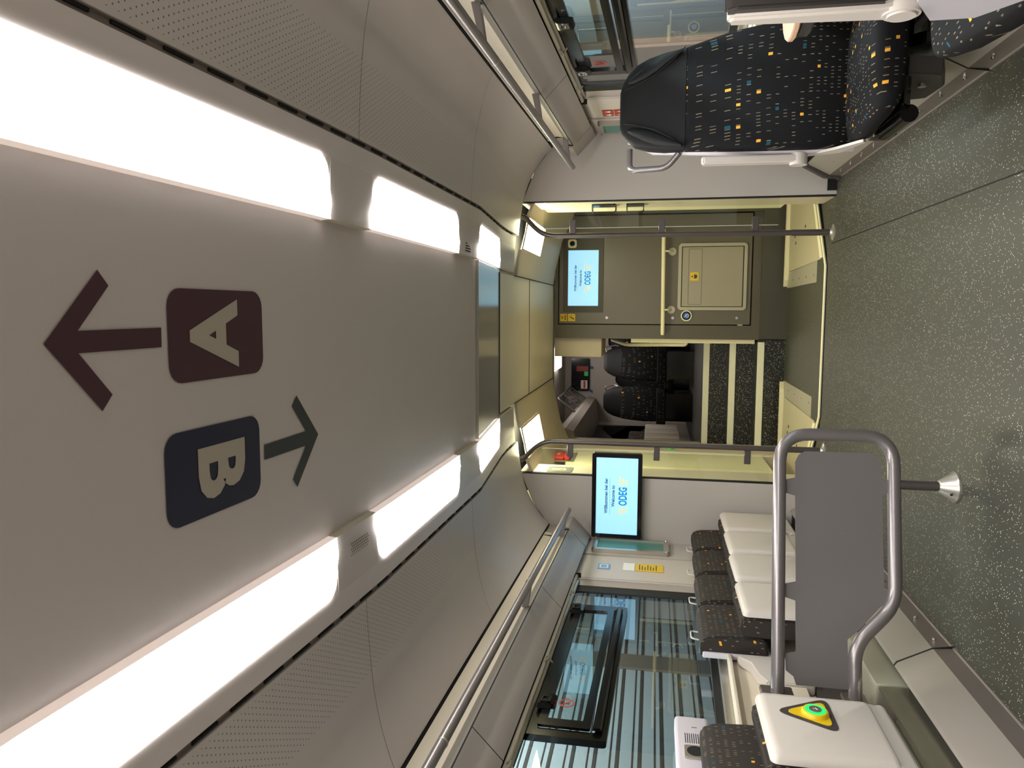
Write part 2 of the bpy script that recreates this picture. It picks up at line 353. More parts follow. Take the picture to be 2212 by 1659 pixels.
# housings and diffusers
XI, XD, XG = .484, .662, .730
def hz(x, y): return H(y) - (0 if x < .6 else (x - .6) * .12)
def hprof(y): return [(XI, y, H(y)), (.56, y, H(y) - .004), (XD, y, hz(XD, y)), (XG, y, hz(XG, y))]
for s in (1, -1):
    f = (lambda m, s=s: m if s > 0 else m.flipx())
    lights = [(-2.0, 2.12), (2.42, 3.47), (3.87, 4.72)]
    for a, b, mm in ((-2.2, 2.12, m_dlip), (2.12, 2.42, m_beige), (2.42, 3.47, m_dlip), (3.47, 3.87, m_beige), (3.87, 4.72, m_dlip), (4.72, 5.3, m_beige)):
        f(M().strip([[(XI - .004, y, H(y) + .030), (XI, y, H(y) - .003)] for y in ysec(a, b)])).add('housing_lip', mm, ce)
    f(M().strip([[(XD, y, hz(XD, y)), (.69, y, hz(.69, y)), (XG, y, hz(XG, y))] for y in ysec(-2.2, 5.3)], (0, 0, .03))).add('light_housing', m_ceil, ce)
    for a, b in ((-2.2, -2.0), (2.12, 2.42), (3.47, 3.87), (4.72, 5.3)):
        f(M().strip([[(XI, y, H(y)), (.56, y, H(y) - .004), (XD, y, hz(XD, y))] for y in ysec(a + .001, b - .001)], (0, 0, .03))).add('light_housing', m_ceil, ce)
        f(M().strip([[(XI, y, H(y)), (XI, y, H(y) + .03)] for y in ysec(a, b)])).add('housing_edge', m_ceil, ce)
    for i, (a, b) in enumerate(lights):
        nm = ('long', 'middle', 'short')[i]; sd = 'by the single-row seat side' if s > 0 else 'above the fold-up seats side'
        t = thing('ceiling_light', ('longest glowing ceiling panel, nearest the camera, ', 'middle glowing ceiling panel with rounded corners, ', 'short glowing ceiling panel nearest the doorway, ')[i] + ('on the handrail side of the single seat' if s > 0 else 'on the side above the fold-up seats'), 'light', (s * .56, (a + b) / 2, H((a + b) / 2)), 'ceiling light panels')
        ys = ysec(a, b); r = .075; rows = []
        yy = sorted(set([round(v, 4) for v in ys + [a + r * k / 6 for k in range(7)] + [b - r * k / 6 for k in range(7)]]))
        def xo(y):
            d = min(y - a, b - y)
            if d >= r: return XD - .001
            return XD - .001 - (r - math.sqrt(max(0, r * r - (r - d) ** 2))) * 1.0
        f(M().strip([[(XI, y, H(y) - .004), ((XI + xo(y)) / 2, y, H(y) - .009), (xo(y), y, hz(xo(y), y) - .003)] for y in yy])).add('diffuser', m_diff, t, 80)
        # filler behind the rounded corners
        for y0, y1 in ((a, a + r), (b - r, b)):
            f(M().strip([[(XI, y, H(y) + .004), (XD, y, hz(XD, y) + .0)] for y in (y0, y1)])).add('corner_backing', m_ceil, t)
    # groove with slots
    f(M().strip([[(XG, y, H(y) - .014), (XG + .003, y, H(y) - .004), (XG + .019, y, H(y) - .004), (XG + .024, y, H(y) - .016)] for y in ysec(-2.2, 5.35)])).add('ceiling_groove', m_groove, ce)
    me = None; y = .9
    while y < 5.2:
        if me is None:
            o = f(M().box(XG + .012, XG + .019, -.045, .045, -.002, .004)).add('groove_slot', m_gap, ce); me = o
        else: o = me.copy(); C.objects.link(o)
        o.location = (0, y, H(y) - .0065); sl = (H(y + .05) - H(y - .05)) / .1; o.rotation_euler = (math.atan(sl), 0, 0); y += .142
    # vents between the lights
    if s > 0:
        for k in range(9):
            M().box(.60 - k * .012, .606 - k * .012, 3.60, 3.70, H(3.65) - .0025, H(3.65) + .002).add('vent_slot', m_gap, ce)
    else:
        dots = M()
        for i in range(10):
            for j in range(11):
                x = -.535 - i * .0095; y = 2.22 + j * .012 + (i % 2) * .006
                dots.poly([(x - .0022, y - .003, H(y) - .0045), (x + .0022, y - .003, H(y) - .0045), (x + .0022, y + .003, H(y) - .0045), (x - .0022, y + .003, H(y) - .0045)], [(0, 3, 2, 1)])
        o = dots.add('vent_holes', m_gap, ce); o['kind'] = 'stuff'
    # curved side ceiling panels
    SP = [(.752, 1.0), (.86, .955), (.98, .87), (1.06, .785), (1.12, .69), (1.19, .55), (1.256, .37), (1.31, .2), (1.357, 0)]
    def sp_row(y):
        zt = H(y) - .016; zb = 1.916 + .030 * (5.35 - y) if y > 2 else 1.916 + .03 * 3.35
        return [(x, y, zb + (zt - zb) * t) for x, t in SP]
    for a, b in ((-2.2, 2.3), (2.3, 3.66), (3.66, 5.4)):
        ys = ysec(a + .003, b - .003)
        f(M().strip([sp_row(y) for y in ys], (0, 0, .02))).add('side_ceiling_panel', m_side, ce, 60)
    f(M().strip([[(x + .0, y, z + .03) for x, y, z in sp_row(y)] for y in ysec(-2.2, 5.4)])).add('side_backing', m_gap, ce)
# ------------------------------------------------------------------ printed signs on the ceiling
def rr_flat(x0, x1, y0, y1, r): return rrect(x0, x1, y0, y1, r)
def ceilprint(pts, name, m, par, dz):
    return M().poly([(p[0], p[1], H(p[1]) + dz) for p in pts], [tuple(range(len(pts)))[::-1]]).add(name, m, par)
def arrow(tip, d, L, wsh, wh, lh, th):
    """polyline arrow like the print: shaft with two slanted barbs; d=+1 points to +y"""
    x, y = tip; P = []
    loc = [(0, 0), (wh, -lh), (wh - th * .25, -lh - th * .95), (wsh, -th * 1.55), (wsh, -L), (-wsh, -L), (-wsh, -th * 1.55), (-wh + th * .25, -lh - th * .95), (-wh, -lh)]
    return [(x + a, y + b * d) for a, b in loc]
t = thing('ceiling_sign', 'dark red ceiling marking with an arrow above the letter A', 'sign', (.16, 1.5, H(1.5)))
DZ = .0215
ceilprint(rrect(.055, .262, 1.436, 1.79, .04), 'sign_square', m_purple, t, DZ)
ceilprint([(.156, 1.123), (.290, 1.251), (.261, 1.277), (.177, 1.198), (.178, 1.417), (.137, 1.416), (.136, 1.197), (.052, 1.274), (.023, 1.247)], 'sign_arrow', m_purple, t, DZ)
t2 = thing('ceiling_sign', 'navy ceiling marking with the letter B and an arrow towards the doorway', 'sign', (-.14, 1.7, H(1.7)))
ceilprint(rrect(-.262, -.052, 1.41, 1.763, .04), 'sign_square', m_navy, t2, DZ)
ceilprint([(-.153, 2.067), (-.024, 1.950), (-.052, 1.924), (-.133, 1.997), (-.136, 1.784), (-.176, 1.783), (-.175, 1.995), (-.258, 1.920), (-.285, 1.943)], 'sign_arrow', m_print, t2, DZ)
def fit_letter(o, x0, x1, y0, y1):
    off = o.parent.location; V = o.data.vertices
    xs = [v.co.x for v in V]; ys = [v.co.y for v in V]
    for v in V:
        x = x0 + (v.co.x - min(xs)) / (max(xs) - min(xs)) * (x1 - x0); y = y0 + (v.co.y - min(ys)) / (max(ys) - min(ys)) * (y1 - y0)
        v.co = (x - off.x, y - off.y, H(y) + DZ - .0012 - off.z)
ta = text('A', 'sign_letter', m_lett, t, (.166, 1.6, 0), .205, (1, 0, 0), (0, -1, 0), bold=.008, ext=0); fit_letter(ta, .076, .241, 1.505, 1.683)
tb = text('B', 'sign_letter', m_lett, t2, (-.145, 1.6, 0), .205, (-1, 0, 0), (0, 1, 0), bold=.008, ext=0); fit_letter(tb, -.225, -.100, 1.517, 1.696)
# ------------------------------------------------------------------ side walls, windows
def side_wall(s):
    f = (lambda m: m) if s > 0 else (lambda m: m.flipx())
    W = struct('wall_right' if s > 0 else 'wall_left'); sh(f(M().box(1.41, 1.44, -2.2, 5.4, .10, .40))).add('gap_shade_sheet', m_dark, W)  # dark sheet standing in for the shade of the gap low on the wall
    # panels: pillar by the doorway, below-window panel, ledge; wall plane |x| = 1.47
    sh(f(M().box(1.47, 1.50, 4.60, 5.07, .30, 1.66))).add('pillar_panel', m_pill, W)
    sh(f(M().box(1.46, 1.50, 5.075, 5.45, .30, 1.66))).add('pillar_panel', m_wall, W)
    sh(f(M().box(1.44, 1.50, -2.2, 4.66, .24, .74))).add('lower_panel', m_beige, W)
    sh(f(M().box(1.47, 1.52, -2.2, 4.62, .72, .79, .004, 1))).add('window_ledge', m_alu, W)
    sh(f(M().box(1.40, 1.47, -2.2, 4.62, .735, .752, .004, 1))).add('window_ledge', m_beige, W)
    sh(f(M().box(1.5, 1.54, -2.2, 5.6, -.1, .8))).add('outer_skin', m_dark, W)
    sh(f(M().box(1.5, 1.54, -2.2, 5.6, 1.6, 2.3))).add('outer_skin', m_dark, W)
    sh(f(M().box(1.5, 1.54, 4.56, 5.6, .6, 1.7))).add('outer_skin', m_dark, W)
    sh(f(M().box(1.5, 1.54, -2.3, 1.55, .6, 1.7))).add('outer_skin', m_dark, W)
    sh(f(M().box(1.46, 1.5, -2.2, 1.5, .7, 1.7))).add('pillar_panel', m_pill, W)
    # reveal beside the window end
    sh(f(M().prism([(1.475, 4.60), (1.475, 4.66), (1.515, 4.56), (1.515, 4.60)][:0] or [(1.468, 4.62), (1.508, 4.54), (1.508, 4.60), (1.475, 4.66)], 'z', .76, 1.62))).add('window_reveal', m_grey, W)
    # overhead cover: ceiling joint, wall strip, lip, sloping grey panel, blind rail
    ys = (-2.2, 5.12)
    def pl(pts, a=-2.2, b=5.12): return sh(f(M().strip([[(x, y, z) for x, z in pts] for y in (a, b)])))
    pl([(1.357, 1.916), (1.366, 1.912)], b=5.4).add('joint', m_gap, W)
    pl([(1.362, 1.909), (1.372, 1.84), (1.365, 1.79)], b=5.2).add('cover_strip', m_beige, W)
    pl([(1.365, 1.79), (1.335, 1.775)], b=5.2).add('lit_lip', m_lip, W)
    pl([(1.335, 1.775), (1.318, 1.755), (1.313, 1.735)]).add('cover_edge', m_alu, W, 80)
    pl([(1.313, 1.735), (1.311, 1.727)]).add('joint', m_gap, W)
    for a, b in ((-2.2, 2.55), (2.555, 4.0), (4.005, 5.12)): pl([(1.311, 1.727), (1.430, 1.612)], a, b).add('cover_panel', m_grey, W)
    pl([(1.430, 1.612), (1.442, 1.618), (1.446, 1.64)], b=5.2).add('joint', m_gap, W)
    # end piece by the partition
    sh(f(M().prism([(1.372, 1.909), (1.365, 1.80), (1.30, 1.765), (1.298, 1.735), (1.43, 1.608), (1.47, 1.62), (1.47, 1.90)], 'y', 5.125, 5.4))).add('end_cover', m_grey, W)
    sh(f(M().prism([(1.36, 1.905), (1.366, 1.80), (1.312, 1.765), (1.307, 1.733), (1.428, 1.614), (1.46, 1.62), (1.46, 1.90)], 'y', 5.118, 5.125))).add('joint', m_gap, W)
    # blind rail under the cover, with ribs
    pl([(1.446, 1.612), (1.452, 1.600), (1.462, 1.596), (1.468, 1.603)], 1.5, 4.62).add('blind_rail', m_beige, W, 80)
    pl([(1.468, 1.603), (1.472, 1.590), (1.480, 1.586)], 1.5, 4.62).add('blind_rail', m_alu, W, 80)
    sh(f(M().box(1.44, 1.5, 4.612, 4.62, 1.58, 1.64))).add('joint', m_gap, W)
    # skirting
    S_ = struct('baseboard_right' if s > 0 else 'baseboard_left')
    M_ = f(M().strip([[(1.086, y, 0), (1.086, y, .006), (1.092, y, .010), (1.098, y, .078)] for y in (-2.2, 3.08)])).add('skirting_band', m_skirt, S_)
    f(M().strip([[(1.086, y, 0), (1.086, y, .006), (1.092, y, .010), (1.098, y, .078)] for y in (3.085, 5.44)])).add('skirting_band', m_skirt, S_)
    f(M().strip([[(1.098, y, .078), (1.165, y, .205), (1.18, y, .215)] for y in (-2.2, 3.08)])).add('slanted_cover', m_slant, S_)
    f(M().strip([[(1.098, y, .078), (1.165, y, .205), (1.18, y, .215)] for y in (3.085, 5.44)])).add('slanted_cover', m_slant, S_)
    f(M().prism([(1.0845, 0), (1.0845, .008), (1.0965, .079), (1.1635, .207), (1.18, .217), (1.19, .1), (1.15, 0)], 'y', 3.079, 3.086)).add('joint', m_gap, S_)
    f(M().box(1.182, 1.30, -2.2, 5.44, .0, .20)).add('joint', m_gap, S_)
    scr = None
    for k in range(11):
        y = 2.95 - .0 + .24 * k if s > 0 else 3.16 + .22 * k
        if y > 5.4: break
        if scr is None: scr = f(M().cyl((-.002, 0, 0), (.006, 0, 0), .006, 8).map(lambda c: (1.092 - c.x, c.y, c.z))).add('screw', m_chrome, S_); o = scr
        else: o = scr.copy(); C.objects.link(o)
        o.location = (0, y, .048)
    if s > 0:
        for y in (4.55, 4.95, 3.9): f(M().cyl((1.120, y, .13), (1.128, y, .124), .006, 8)).add('screw', m_chrome, S_)
    return W
WR = side_wall(1); WL = side_wall(-1)
def window(s):
    f = (lambda m: m) if s > 0 else (lambda m: m.flipx())
    W = struct('window_1' if s < 0 else 'window_2')
    y0, y1, z0, z1 = 1.55, 4.56, .79, 1.64
    sh(f(M().frame(rrect(y0, y1, z0, z1 + .03, .01, 4), rrect(y0 + .06, y1 - .10, z0 + .035, z1 - .03, .05, 4), 'x', 1.498, 1.51))).add('rubber_frame', m_rubber, W)
    sh(f(M().box(1.512, 1.514, y0, y1, z0, z1))).add('pane', m_glass, W)
    # top-hung hopper sash, its frame proud of the glass
    a, b, c, d = 2.84, 4.22, 1.262, 1.60
    sh(f(M().frame(rrect(a, b, c, d, .015, 3), rrect(a + .055, b - .05, c + .05, d - .05, .006, 3), 'x', 1.485, 1.515))).add('hopper_frame', m_black, W)
    sh(f(M().frame(rrect(a + .06, b - .055, c + .07, d - .05, .01, 3), rrect(a + .115, b - .10, c + .105, d - .085, .006, 3), 'x', 1.474, 1.486))).add('hopper_sash', m_black, W)
    sh(f(M().prism([(1.474, c + .022), (1.462, c + .03), (1.462, c + .05), (1.474, c + .06)], 'y', a + .05, b - .07))).add('hopper_handle_rail', m_black, W)
    sh(f(M().box(1.484, 1.486, a + .1, b - .09, c + .09, d - .07))).add('pane', m_glass, W)
    for y in (3.02, 4.05) if s < 0 else (3.35, 4.02):
        L = sh(f(M().prism([(1.474, 1.575), (1.45, 1.572), (1.446, 1.535), (1.452, 1.50), (1.474, 1.495)], 'y', y, y + .09, .003))).add('hopper_latch', m_black, W)
        sh(f(M().frame(rrect(y + .008, y + .055, 1.515, 1.56, .006, 2), rrect(y + .016, y + .047, 1.525, 1.55, .003, 2), 'x', 1.442, 1.449))).add('latch_plate', m_chrome if s > 0 else m_black, L)
    sh(f(M().box(1.485, 1.512, 2.80, 2.84, .80, 1.62))).add('mullion', m_outp, W) if s < 0 and False else None
    # no-littering roundel
    yc, zc = (3.10, 1.455) if s < 0 else (4.02, 1.445)
    ring = [(yc + .034 * math.cos(q * math.pi / 10), zc + .034 * math.sin(q * math.pi / 10)) for q in range(20)]
    inn = [(yc + .027 * math.cos(q * math.pi / 10), zc + .027 * math.sin(q * math.pi / 10)) for q in range(20)]
    sh(f(M().frame(ring, inn, 'x', 1.4815, 1.483))).add('warning_ring', m_redp, W)
    sh(f(M().prism([(yc - .022, zc + .016), (yc - .018, zc + .021), (yc + .022, zc - .016), (yc + .018, zc - .021)], 'x', 1.4813, 1.4825))).add('warning_bar', m_redp, W)
    for p in ([(-.012, -.012), (.012, -.012), (.009, .004), (-.009, .004)], [(-.004, .004), (.014, .016), (.012, .019), (-.008, .008)]):
        sh(f(M().prism([(yc + u, zc + v) for u, v in p], 'x', 1.4822, 1.483))).add('warning_pictogram', m_print, W)
window(-1); window(1)
# coat hooks on the blind rails
for s, ys, ls in ((-1, (2.55, 3.42, 4.28), ('nearest coat hook above the hopper window by the fold-up seats', 'middle coat hook above the hopper window by the fold-up seats', 'far coat hook above the hopper window by the fold-up seats')),
                  (1, (3.70, 4.32), ('nearer coat hook above the window behind the patterned seat', 'farther coat hook above the window behind the patterned seat'))):
    for y, l in zip(ys, ls):
        m = M().tube(fillet([(1.450, y - .02, 1.602), (1.435, y - .018, 1.588), (1.430, y, 1.583), (1.435, y + .018, 1.588), (1.450, y + .02, 1.602)], .02), .0045, 8)
        m.tube(fillet([(1.45, y, 1.60), (1.44, y, 1.582), (1.462, y, 1.570)], .02), .004, 8)
        m = m if s > 0 else m.flipx(); o = sh(m).add('coat_hook', m_binl); tag(o, l, 'hook', 'coat hooks on the blind rail')
# ------------------------------------------------------------------ partition with doorway
YP = 5.42
for s in (1, -1):
    f = (lambda m, s=s: m if s > 0 else m.flipx())
    P = struct('wall_front')
    arch = [(.99, 2.125), (1.06, 2.10), (1.12, 2.075), (1.19, 2.045), (1.256, 2.006), (1.31, 1.965), (1.366, 1.925), (1.55, 1.91)]
    f(M().prism([(.995, .0)] + [(1.55, 0)] + arch[::-1], 'y', YP, YP + .03)).add('partition_panel', m_wall, P)
    f(M().box(.985, .992, YP - .002, YP + .04, .0, 2.12)).add('joint', m_gap, P)
    f(M().box(.985, 1.03, YP + .041, 5.80 if s > 0 else 5.74, .0, 2.14)).add('door_jamb', m_beige, P)
    f(M().box(1.0, 1.05, 5.81 if s > 0 else 5.75, 6.1, .25, 2.14)).add('door_jamb', m_cream, P) if s > 0 else None
    f(M().box(1.02, 1.12, YP - .01, YP + .03, .0, .06)).add('kick_plate', m_gap, P)
# header closing strip above the side ceilings at the doorway
# ------------------------------------------------------------------ entrance area shell
en = struct('wall_entrance')
for s in (1, -1):
    f = (lambda m, s=s: m if s > 0 else m.flipx())
    f(M().strip([[(.46, y, 2.171), (.60, y, 2.155), (.66, y, 2.14)] for y in (5.46, 6.9, 7.5)], (0, 0, .02))).add('sloping_ceiling', m_beige, en)
    f(M().strip([[(.89, y, 2.09), (1.0, y, 2.04), (1.20, y, 1.95), (1.30, y, 1.86)] for y in (5.46, 7.5)], (0, 0, .02))).add('sloping_ceiling', m_beige, en)
    f(M().strip([[(.66, y, 2.14), (.89, y, 2.09)] for y in (6.3, 7.5)], (0, 0, .02))).add('sloping_ceiling', m_beige, en)
    tl = thing('entrance_light', 'yellowish glowing ceiling panel beyond the ' + ('pole beside the grey cabinet' if s > 0 else 'pole beside the wall-mounted screen'), 'light', (s * .77, 5.75, 2.115), 'entrance ceiling lights')
    f(M().strip([[(.66 + (k and .0), y, 2.136), (.775, y, 2.106), (.885, y, 2.088)] for k, y in ((0, 5.46), (0, 6.15), (0, 6.3))], (0, 0, .01))).add('diffuser', m_vdiff, tl)
    f(M().frame([(.655, 5.455), (.895, 5.455), (.895, 6.31), (.655, 6.31)], [(.665, 5.47), (.885, 5.47), (.885, 6.29), (.665, 6.29)], 'z', 2.08, 2.09).map(lambda c: (c.x, c.y, c.z + .05 - (c.x - .655) * .21))).add('light_frame', m_beige, tl)
    f(M().box(1.30, 1.34, 5.7, 7.5, -.1, 2.2)).add('door_leaf', m_beige, en)
    f(M().box(1.255, 1.30, 6.1, 6.25, -.02, 1.9)).add('door_seal', m_cream, en)
M().box(-1.0, 1.0, 7.49, 7.52, 2.16, 2.35).add('header', m_cabf, en)
# left-hand fittings of the entrance seen past the pole
M().box(-1.30, -1.08, 7.0, 7.5, -.1, 2.15).add('pillar', m_beige, en)
M().box(-1.12, -1.085, 6.3, 7.0, 0.2, 1.9).add('pillar', m_cream, en)
# ------------------------------------------------------------------ grey service cabinet
cb = thing('service_cabinet', 'tall dark grey metal cabinet wall at the end of the entrance area', 'cabinet', (.54, 7.6, -.05))
M().frame(rrect(-.06, 1.17, .19, 2.155, .004, 1), rrect(.075, 1.15, .265, 2.125, .004, 1), 'y', 7.5, 7.56).add('cabinet_frame', m_cabf, cb)
M().box(-.058, 1.16, 7.56, 8.3, -.05, 2.15).add('cabinet_body', m_cabf, cb)
M().box(.075, 1.15, 7.535, 7.56, .26, 2.13).add('joint', m_gap, cb)
M().box(.083, 1.142, 7.51, 7.54, .275, 2.117, .003, 1).add('front_panel', m_cab, cb)
M().box(-.05, 1.3, 7.44, 7.56, -.06, .19).add('plinth', m_plinth, cb)
M().box(1.15, 1.3, 7.45, 7.56, .19, 2.15).add('side_strip', m_cabf, cb)
for x, z in ((.145, 1.64), (.145, 1.0), (.148, .40)): M().cyl((x, 7.512, z), (x, 7.503, z), .014, 12).add('lock_screw', m_chrome, cb)
M().box(.075, .088, 7.503, 7.512, .345, .39).add('hinge', m_alu, cb)
M().box(1.02, 1.055, 7.506, 7.511, 1.99, 2.07).add('small_plate', m_binl, cb)
# info screen in the cabinet
def screen(name, label, x0, x1, z0, z1, y, bz, depth, r, mb, bzr=None):
    t = thing(name, label, 'screen', ((x0 + x1) / 2, y, (z0 + z1) / 2)); b4 = bzr or (bz,) * 4   # left,right,bottom,top
    M().frame(rrect(x0 - b4[0], x1 + b4[1], z0 - b4[2], z1 + b4[3], r), rrect(x0, x1, z0, z1, .002), 'y', y - .006, y + depth).add('bezel', mb, t)
    M().box(x0 - .002, x1 + .002, y - .001, y + .004, z0 - .002, z1 + .002).add('display', m_scr, t)
    if depth > .02: M().prism(rrect(x0 - b4[0] + .002, x1 + b4[1] - .002, z0 - b4[2] + .002, z1 + b4[3] - .002, r), 'y', y + .01, y + depth - .001).add('back_case', mb, t)
    w = x1 - x0; h = z1 - z0; cx = (x0 + x1) / 2; yt = y - .0018
    text('Willkommen bei der', 'screen_text', m_scr3, t, (cx + w * .0, yt, z1 - h * .245), h * .105, (1, 0, 0), (0, 0, 1), bold=h * .0035, sx=.98)
    M().box(cx - w * .24, cx + w * .24, yt - .0003, yt, z1 - h * .335, z1 - h * .33).add('screen_line', m_scr3, t)
    text('Welcome to', 'screen_text', m_scr3, t, (cx, yt, z1 - h * .415), h * .105, (1, 0, 0), (0, 0, 1), bold=h * .0035, sx=.98)
    text('ODEG', 'screen_text', m_scr2, t, (cx, yt, z1 - h * .655), h * .27, (1, 0, 0), (0, 0, 1), bold=h * .008, sx=.60)
    for sg in (-1, 1):
        for k in range(3):
            zc = z1 - h * (.575 + .078 * k); xa = cx + sg * w * (.145 + (.0 if sg > 0 else .0)); L = w * (.115 - .022 * k)
            pts = [(xa, zc + h * .014), (xa + sg * L, zc + h * .020), (xa + sg * (L - w * .016), zc - h * .014), (xa, zc - h * .022)]
            M().prism(pts, 'y', yt - .0004, yt).add('logo_wing', m_gold, t)
    return t
screen('info_screen', 'blue-lit welcome screen built into the dark grey cabinet', .262, .808, 1.728, 2.028, 7.506, .05, .012, .01, m_plinth, (.065, .15, .05, .05))
screen('wall_screen', 'blue-lit welcome screen in a thick black frame hung on the partition', -1.400, -.838, 1.268, 1.566, 5.365, .03, .05, .016, m_black)
dm = thing('dome_camera', 'small white dome camera above the cabinet screen', 'camera', (.87, 7.5, 1.985))
M().prism(rrect(.83, .915, 1.945, 2.03, .02), 'y', 7.485, 7.515, .004).add('housing', m_cream, dm)
M().loft([[(.872 + r * math.cos(a * math.pi / 8), y, 1.987 + r * math.sin(a * math.pi / 8)) for a in range(16)] for r, y in ((.026, 7.486), (.024, 7.474), (.016, 7.464), (.006, 7.460))]).add('dome', m_black, dm)
st1 = thing('wifi_sticker', 'yellow WiFi sticker at the top of the grey cabinet', 'sticker', (.145, 7.505, 2.068)); M().box(.108, .182, 7.503, 7.509, 2.034, 2.103).add('backing', m_yel, st1)
text('WiFi', 'lettering', m_gap, st1, (.145, 7.5022, 2.05), .028, (1, 0, 0), (0, 0, 1), bold=.0006)
for r in (.008, .016, .024):
    M().tube([(.145 + r * math.cos(math.radians(a)), 7.5025, 2.066 + r * math.sin(math.radians(a))) for a in range(35, 150, 15)], .002, 6).add('wave', m_gap, st1)
st2 = thing('notice_sticker', 'yellow pictogram sticker below the WiFi sticker', 'sticker', (.145, 7.505, 1.988)); M().box(.108, .182, 7.503, 7.509, 1.953, 2.025).add('backing', m_yel, st2)
M().prism([(.125, 1.965), (.135, 1.962), (.150, 1.992), (.142, 1.998)], 'y', 7.502, 7.503).add('pictogram', m_print, st2); M().frame(rrect(.145, .165, 1.985, 2.01, .002, 1), rrect(.149, .161, 1.989, 2.006, .001, 1), 'y', 7.502, 7.503).add('pictogram', m_print, st2)
gh = thing('cabinet_handrail', 'long cream vertical-mounted grab rail across the grey cabinet', 'handrail', (.5, 7.43, 1.1))
M().tube([(-.02, 7.42, 1.095), (-.005, 7.42, 1.095), (.985, 7.42, 1.105), (1.0, 7.42, 1.105)], [.012, .019, .019, .012], 14).add('rail', m_cream, gh)
for x in (.225, .785):
    M().tube(fillet([(x, 7.42, 1.10), (x, 7.42, 1.05), (x, 7.50, 1.02)], .03), .009, 10).add('bracket', m_cream, gh)
    M().cyl((x, 7.512, 1.018), (x, 7.498, 1.018), .038, 20).add('flange', m_binl, gh)
bn = thing('waste_bin_door', 'square beige waste bin flap in the grey cabinet', 'bin', (.54, 7.5, .64))
M().frame(rrect(.222, .862, .318, .958, .035), rrect(.252, .832, .348, .928, .008), 'y', 7.492, 7.515).add('bin_frame', m_binl, bn)
M().box(.25, .834, 7.506, 7.513, .346, .930).add('joint', m_gap, bn)
M().prism(rrect(.258, .826, .356, .92, .006), 'y', 7.496, 7.508, .002).add('door', m_bind, bn)
M().frame(rrect(.275, .808, .735, .862, .008), rrect(.278, .805, .738, .859, .006), 'y', 7.494, 7.497).add('recess_line', m_cabf, bn)
M().cyl((.54, 7.5, .895), (.54, 7.490, .895), .016, 14).add('lock', m_chrome, bn)
lb = M().prism(rrect(.505, .585, .765, .845, .006), 'y', 7.4925, 7.497).add('label_plate', m_yel, bn)
M().prism([(.53, .78), (.56, .78), (.567, .808), (.523, .808)], 'y', 7.4915, 7.4925).add('pictogram', m_print, lb); M().cyl((.545, 7.4925, .826), (.545, 7.4915, .826), .008, 10).add('pictogram', m_print, lb)
bt = thing('call_button', 'round white-rimmed button with blue wheelchair symbol on the cabinet', 'button', (.168, 7.5, .872))
M().cyl((.168, 7.512, .872), (.168, 7.492, .872), .052, 28).add('rim', m_cream, bt); M().cyl((.168, 7.495, .872), (.168, 7.490, .872), .042, 28).add('ring', m_black, bt); M().cyl((.168, 7.492, .872), (.168, 7.488, .872), .03, 24).add('face', m_btn, bt)
M().tube([(.168 + .014 * math.cos(a * .5), 7.487, .866 + .014 * math.sin(a * .5)) for a in range(-7, 4)], .003, 6).add('symbol', m_white2, bt); M().tube([(.16, 7.487, .892), (.162, 7.487, .874), (.175, 7.487, .872)], .003, 6).add('symbol', m_white2, bt)
# ------------------------------------------------------------------ poles with glass screens
for s in (1, -1):
    f = (lambda m, s=s: m if s > 0 else m.flipx())
    P = thing('grab_pole', ('grey grab pole with glass pane before the grey cabinet' if s > 0 else 'grey grab pole with glass pane before the steps'), 'pole', (s * .747, 5.445, 0), 'grab poles at the doorway')
    path = fillet([(.90, 5.46, 2.16), (.895, 5.45, 2.115), (.83, 5.445, 2.06), (.755, 5.445, 1.965), (.747, 5.445, .0)], [.06, .05, .10, .0001])
    path = fillet([(.90, 5.46, 2.20), (.895, 5.445, 2.12), (.75, 5.445, 1.985), (.747, 5.445, .0)], [.07, .10])
    f(M().tube(path, .0185, 16)).add('pole', m_pole, P)
    f(M().cyl((.747, 5.445, .27), (.747, 5.445, .0), .0215, 16)).add('pole_sleeve', m_pole, P)
    for z in (1.766, 1.140, .51): f(M().box(.755, .862, 5.436, 5.454, z - .022, z + .022, .003, 1)).add('bracket', m_pole, P)
    f(M().loft([[(.747 + r * math.cos(a * math.pi / 12), 5.445 + r * math.sin(a * math.pi / 12), z) for a in range(24)] for r, z in ((.055, 0), (.055, .008), (.028, .016), (.021, .03))])).add('foot_flange', m_alu, P)
    f(M().box(.801, .8035, 5.4415, 5.4485, .36, 1.975)).add('glass_edge', mat('glass_edge', (225, 235, 225), .3), P)
    f(M().box(.803, .983, 5.442, 5.448, .36, 1.975)).add('glass_pane', m_pane, P)
# ------------------------------------------------------------------ overhead handrails
for s in (1, -1):
    f = (lambda m, s=s: m if s > 0 else m.flipx())
    T = thing('overhead_handrail', 'long grey overhead handrail ' + ('above the single patterned seat' if s > 0 else 'above the row of fold-up seats'), 'handrail', (s * 1.165, 3, 1.8))
    sh(f(M().tube([(1.165, -1.5, 1.736), (1.165, 1, 1.736), (1.165, 3.66, 1.728), (1.165, 5.09, 1.727), (1.165, 5.105, 1.727), (1.165, 5.112, 1.727)], [.0185, .0185, .0185, .0185, .014, .004], 16))).add('rail', m_tube, T, 60)
    for y in ((2.75, 3.92, 4.98) if s > 0 else (1.8, 3.72, 4.98)):
        sh(f(M().prism([(1.165, 1.742), (1.318, 1.778), (1.318, 1.745), (1.165, 1.722)], 'y', y - .016, y + .016, .002))).add('bracket', m_tube, T)
    for y in ((2.9, 4.0) if s > 0 else (2.2, 3.66)):
        sh(f(M().cyl((1.165, y - .004, 1.731), (1.165, y + .004, 1.731), .0196, 16))).add('joint_ring', m_alu, T)
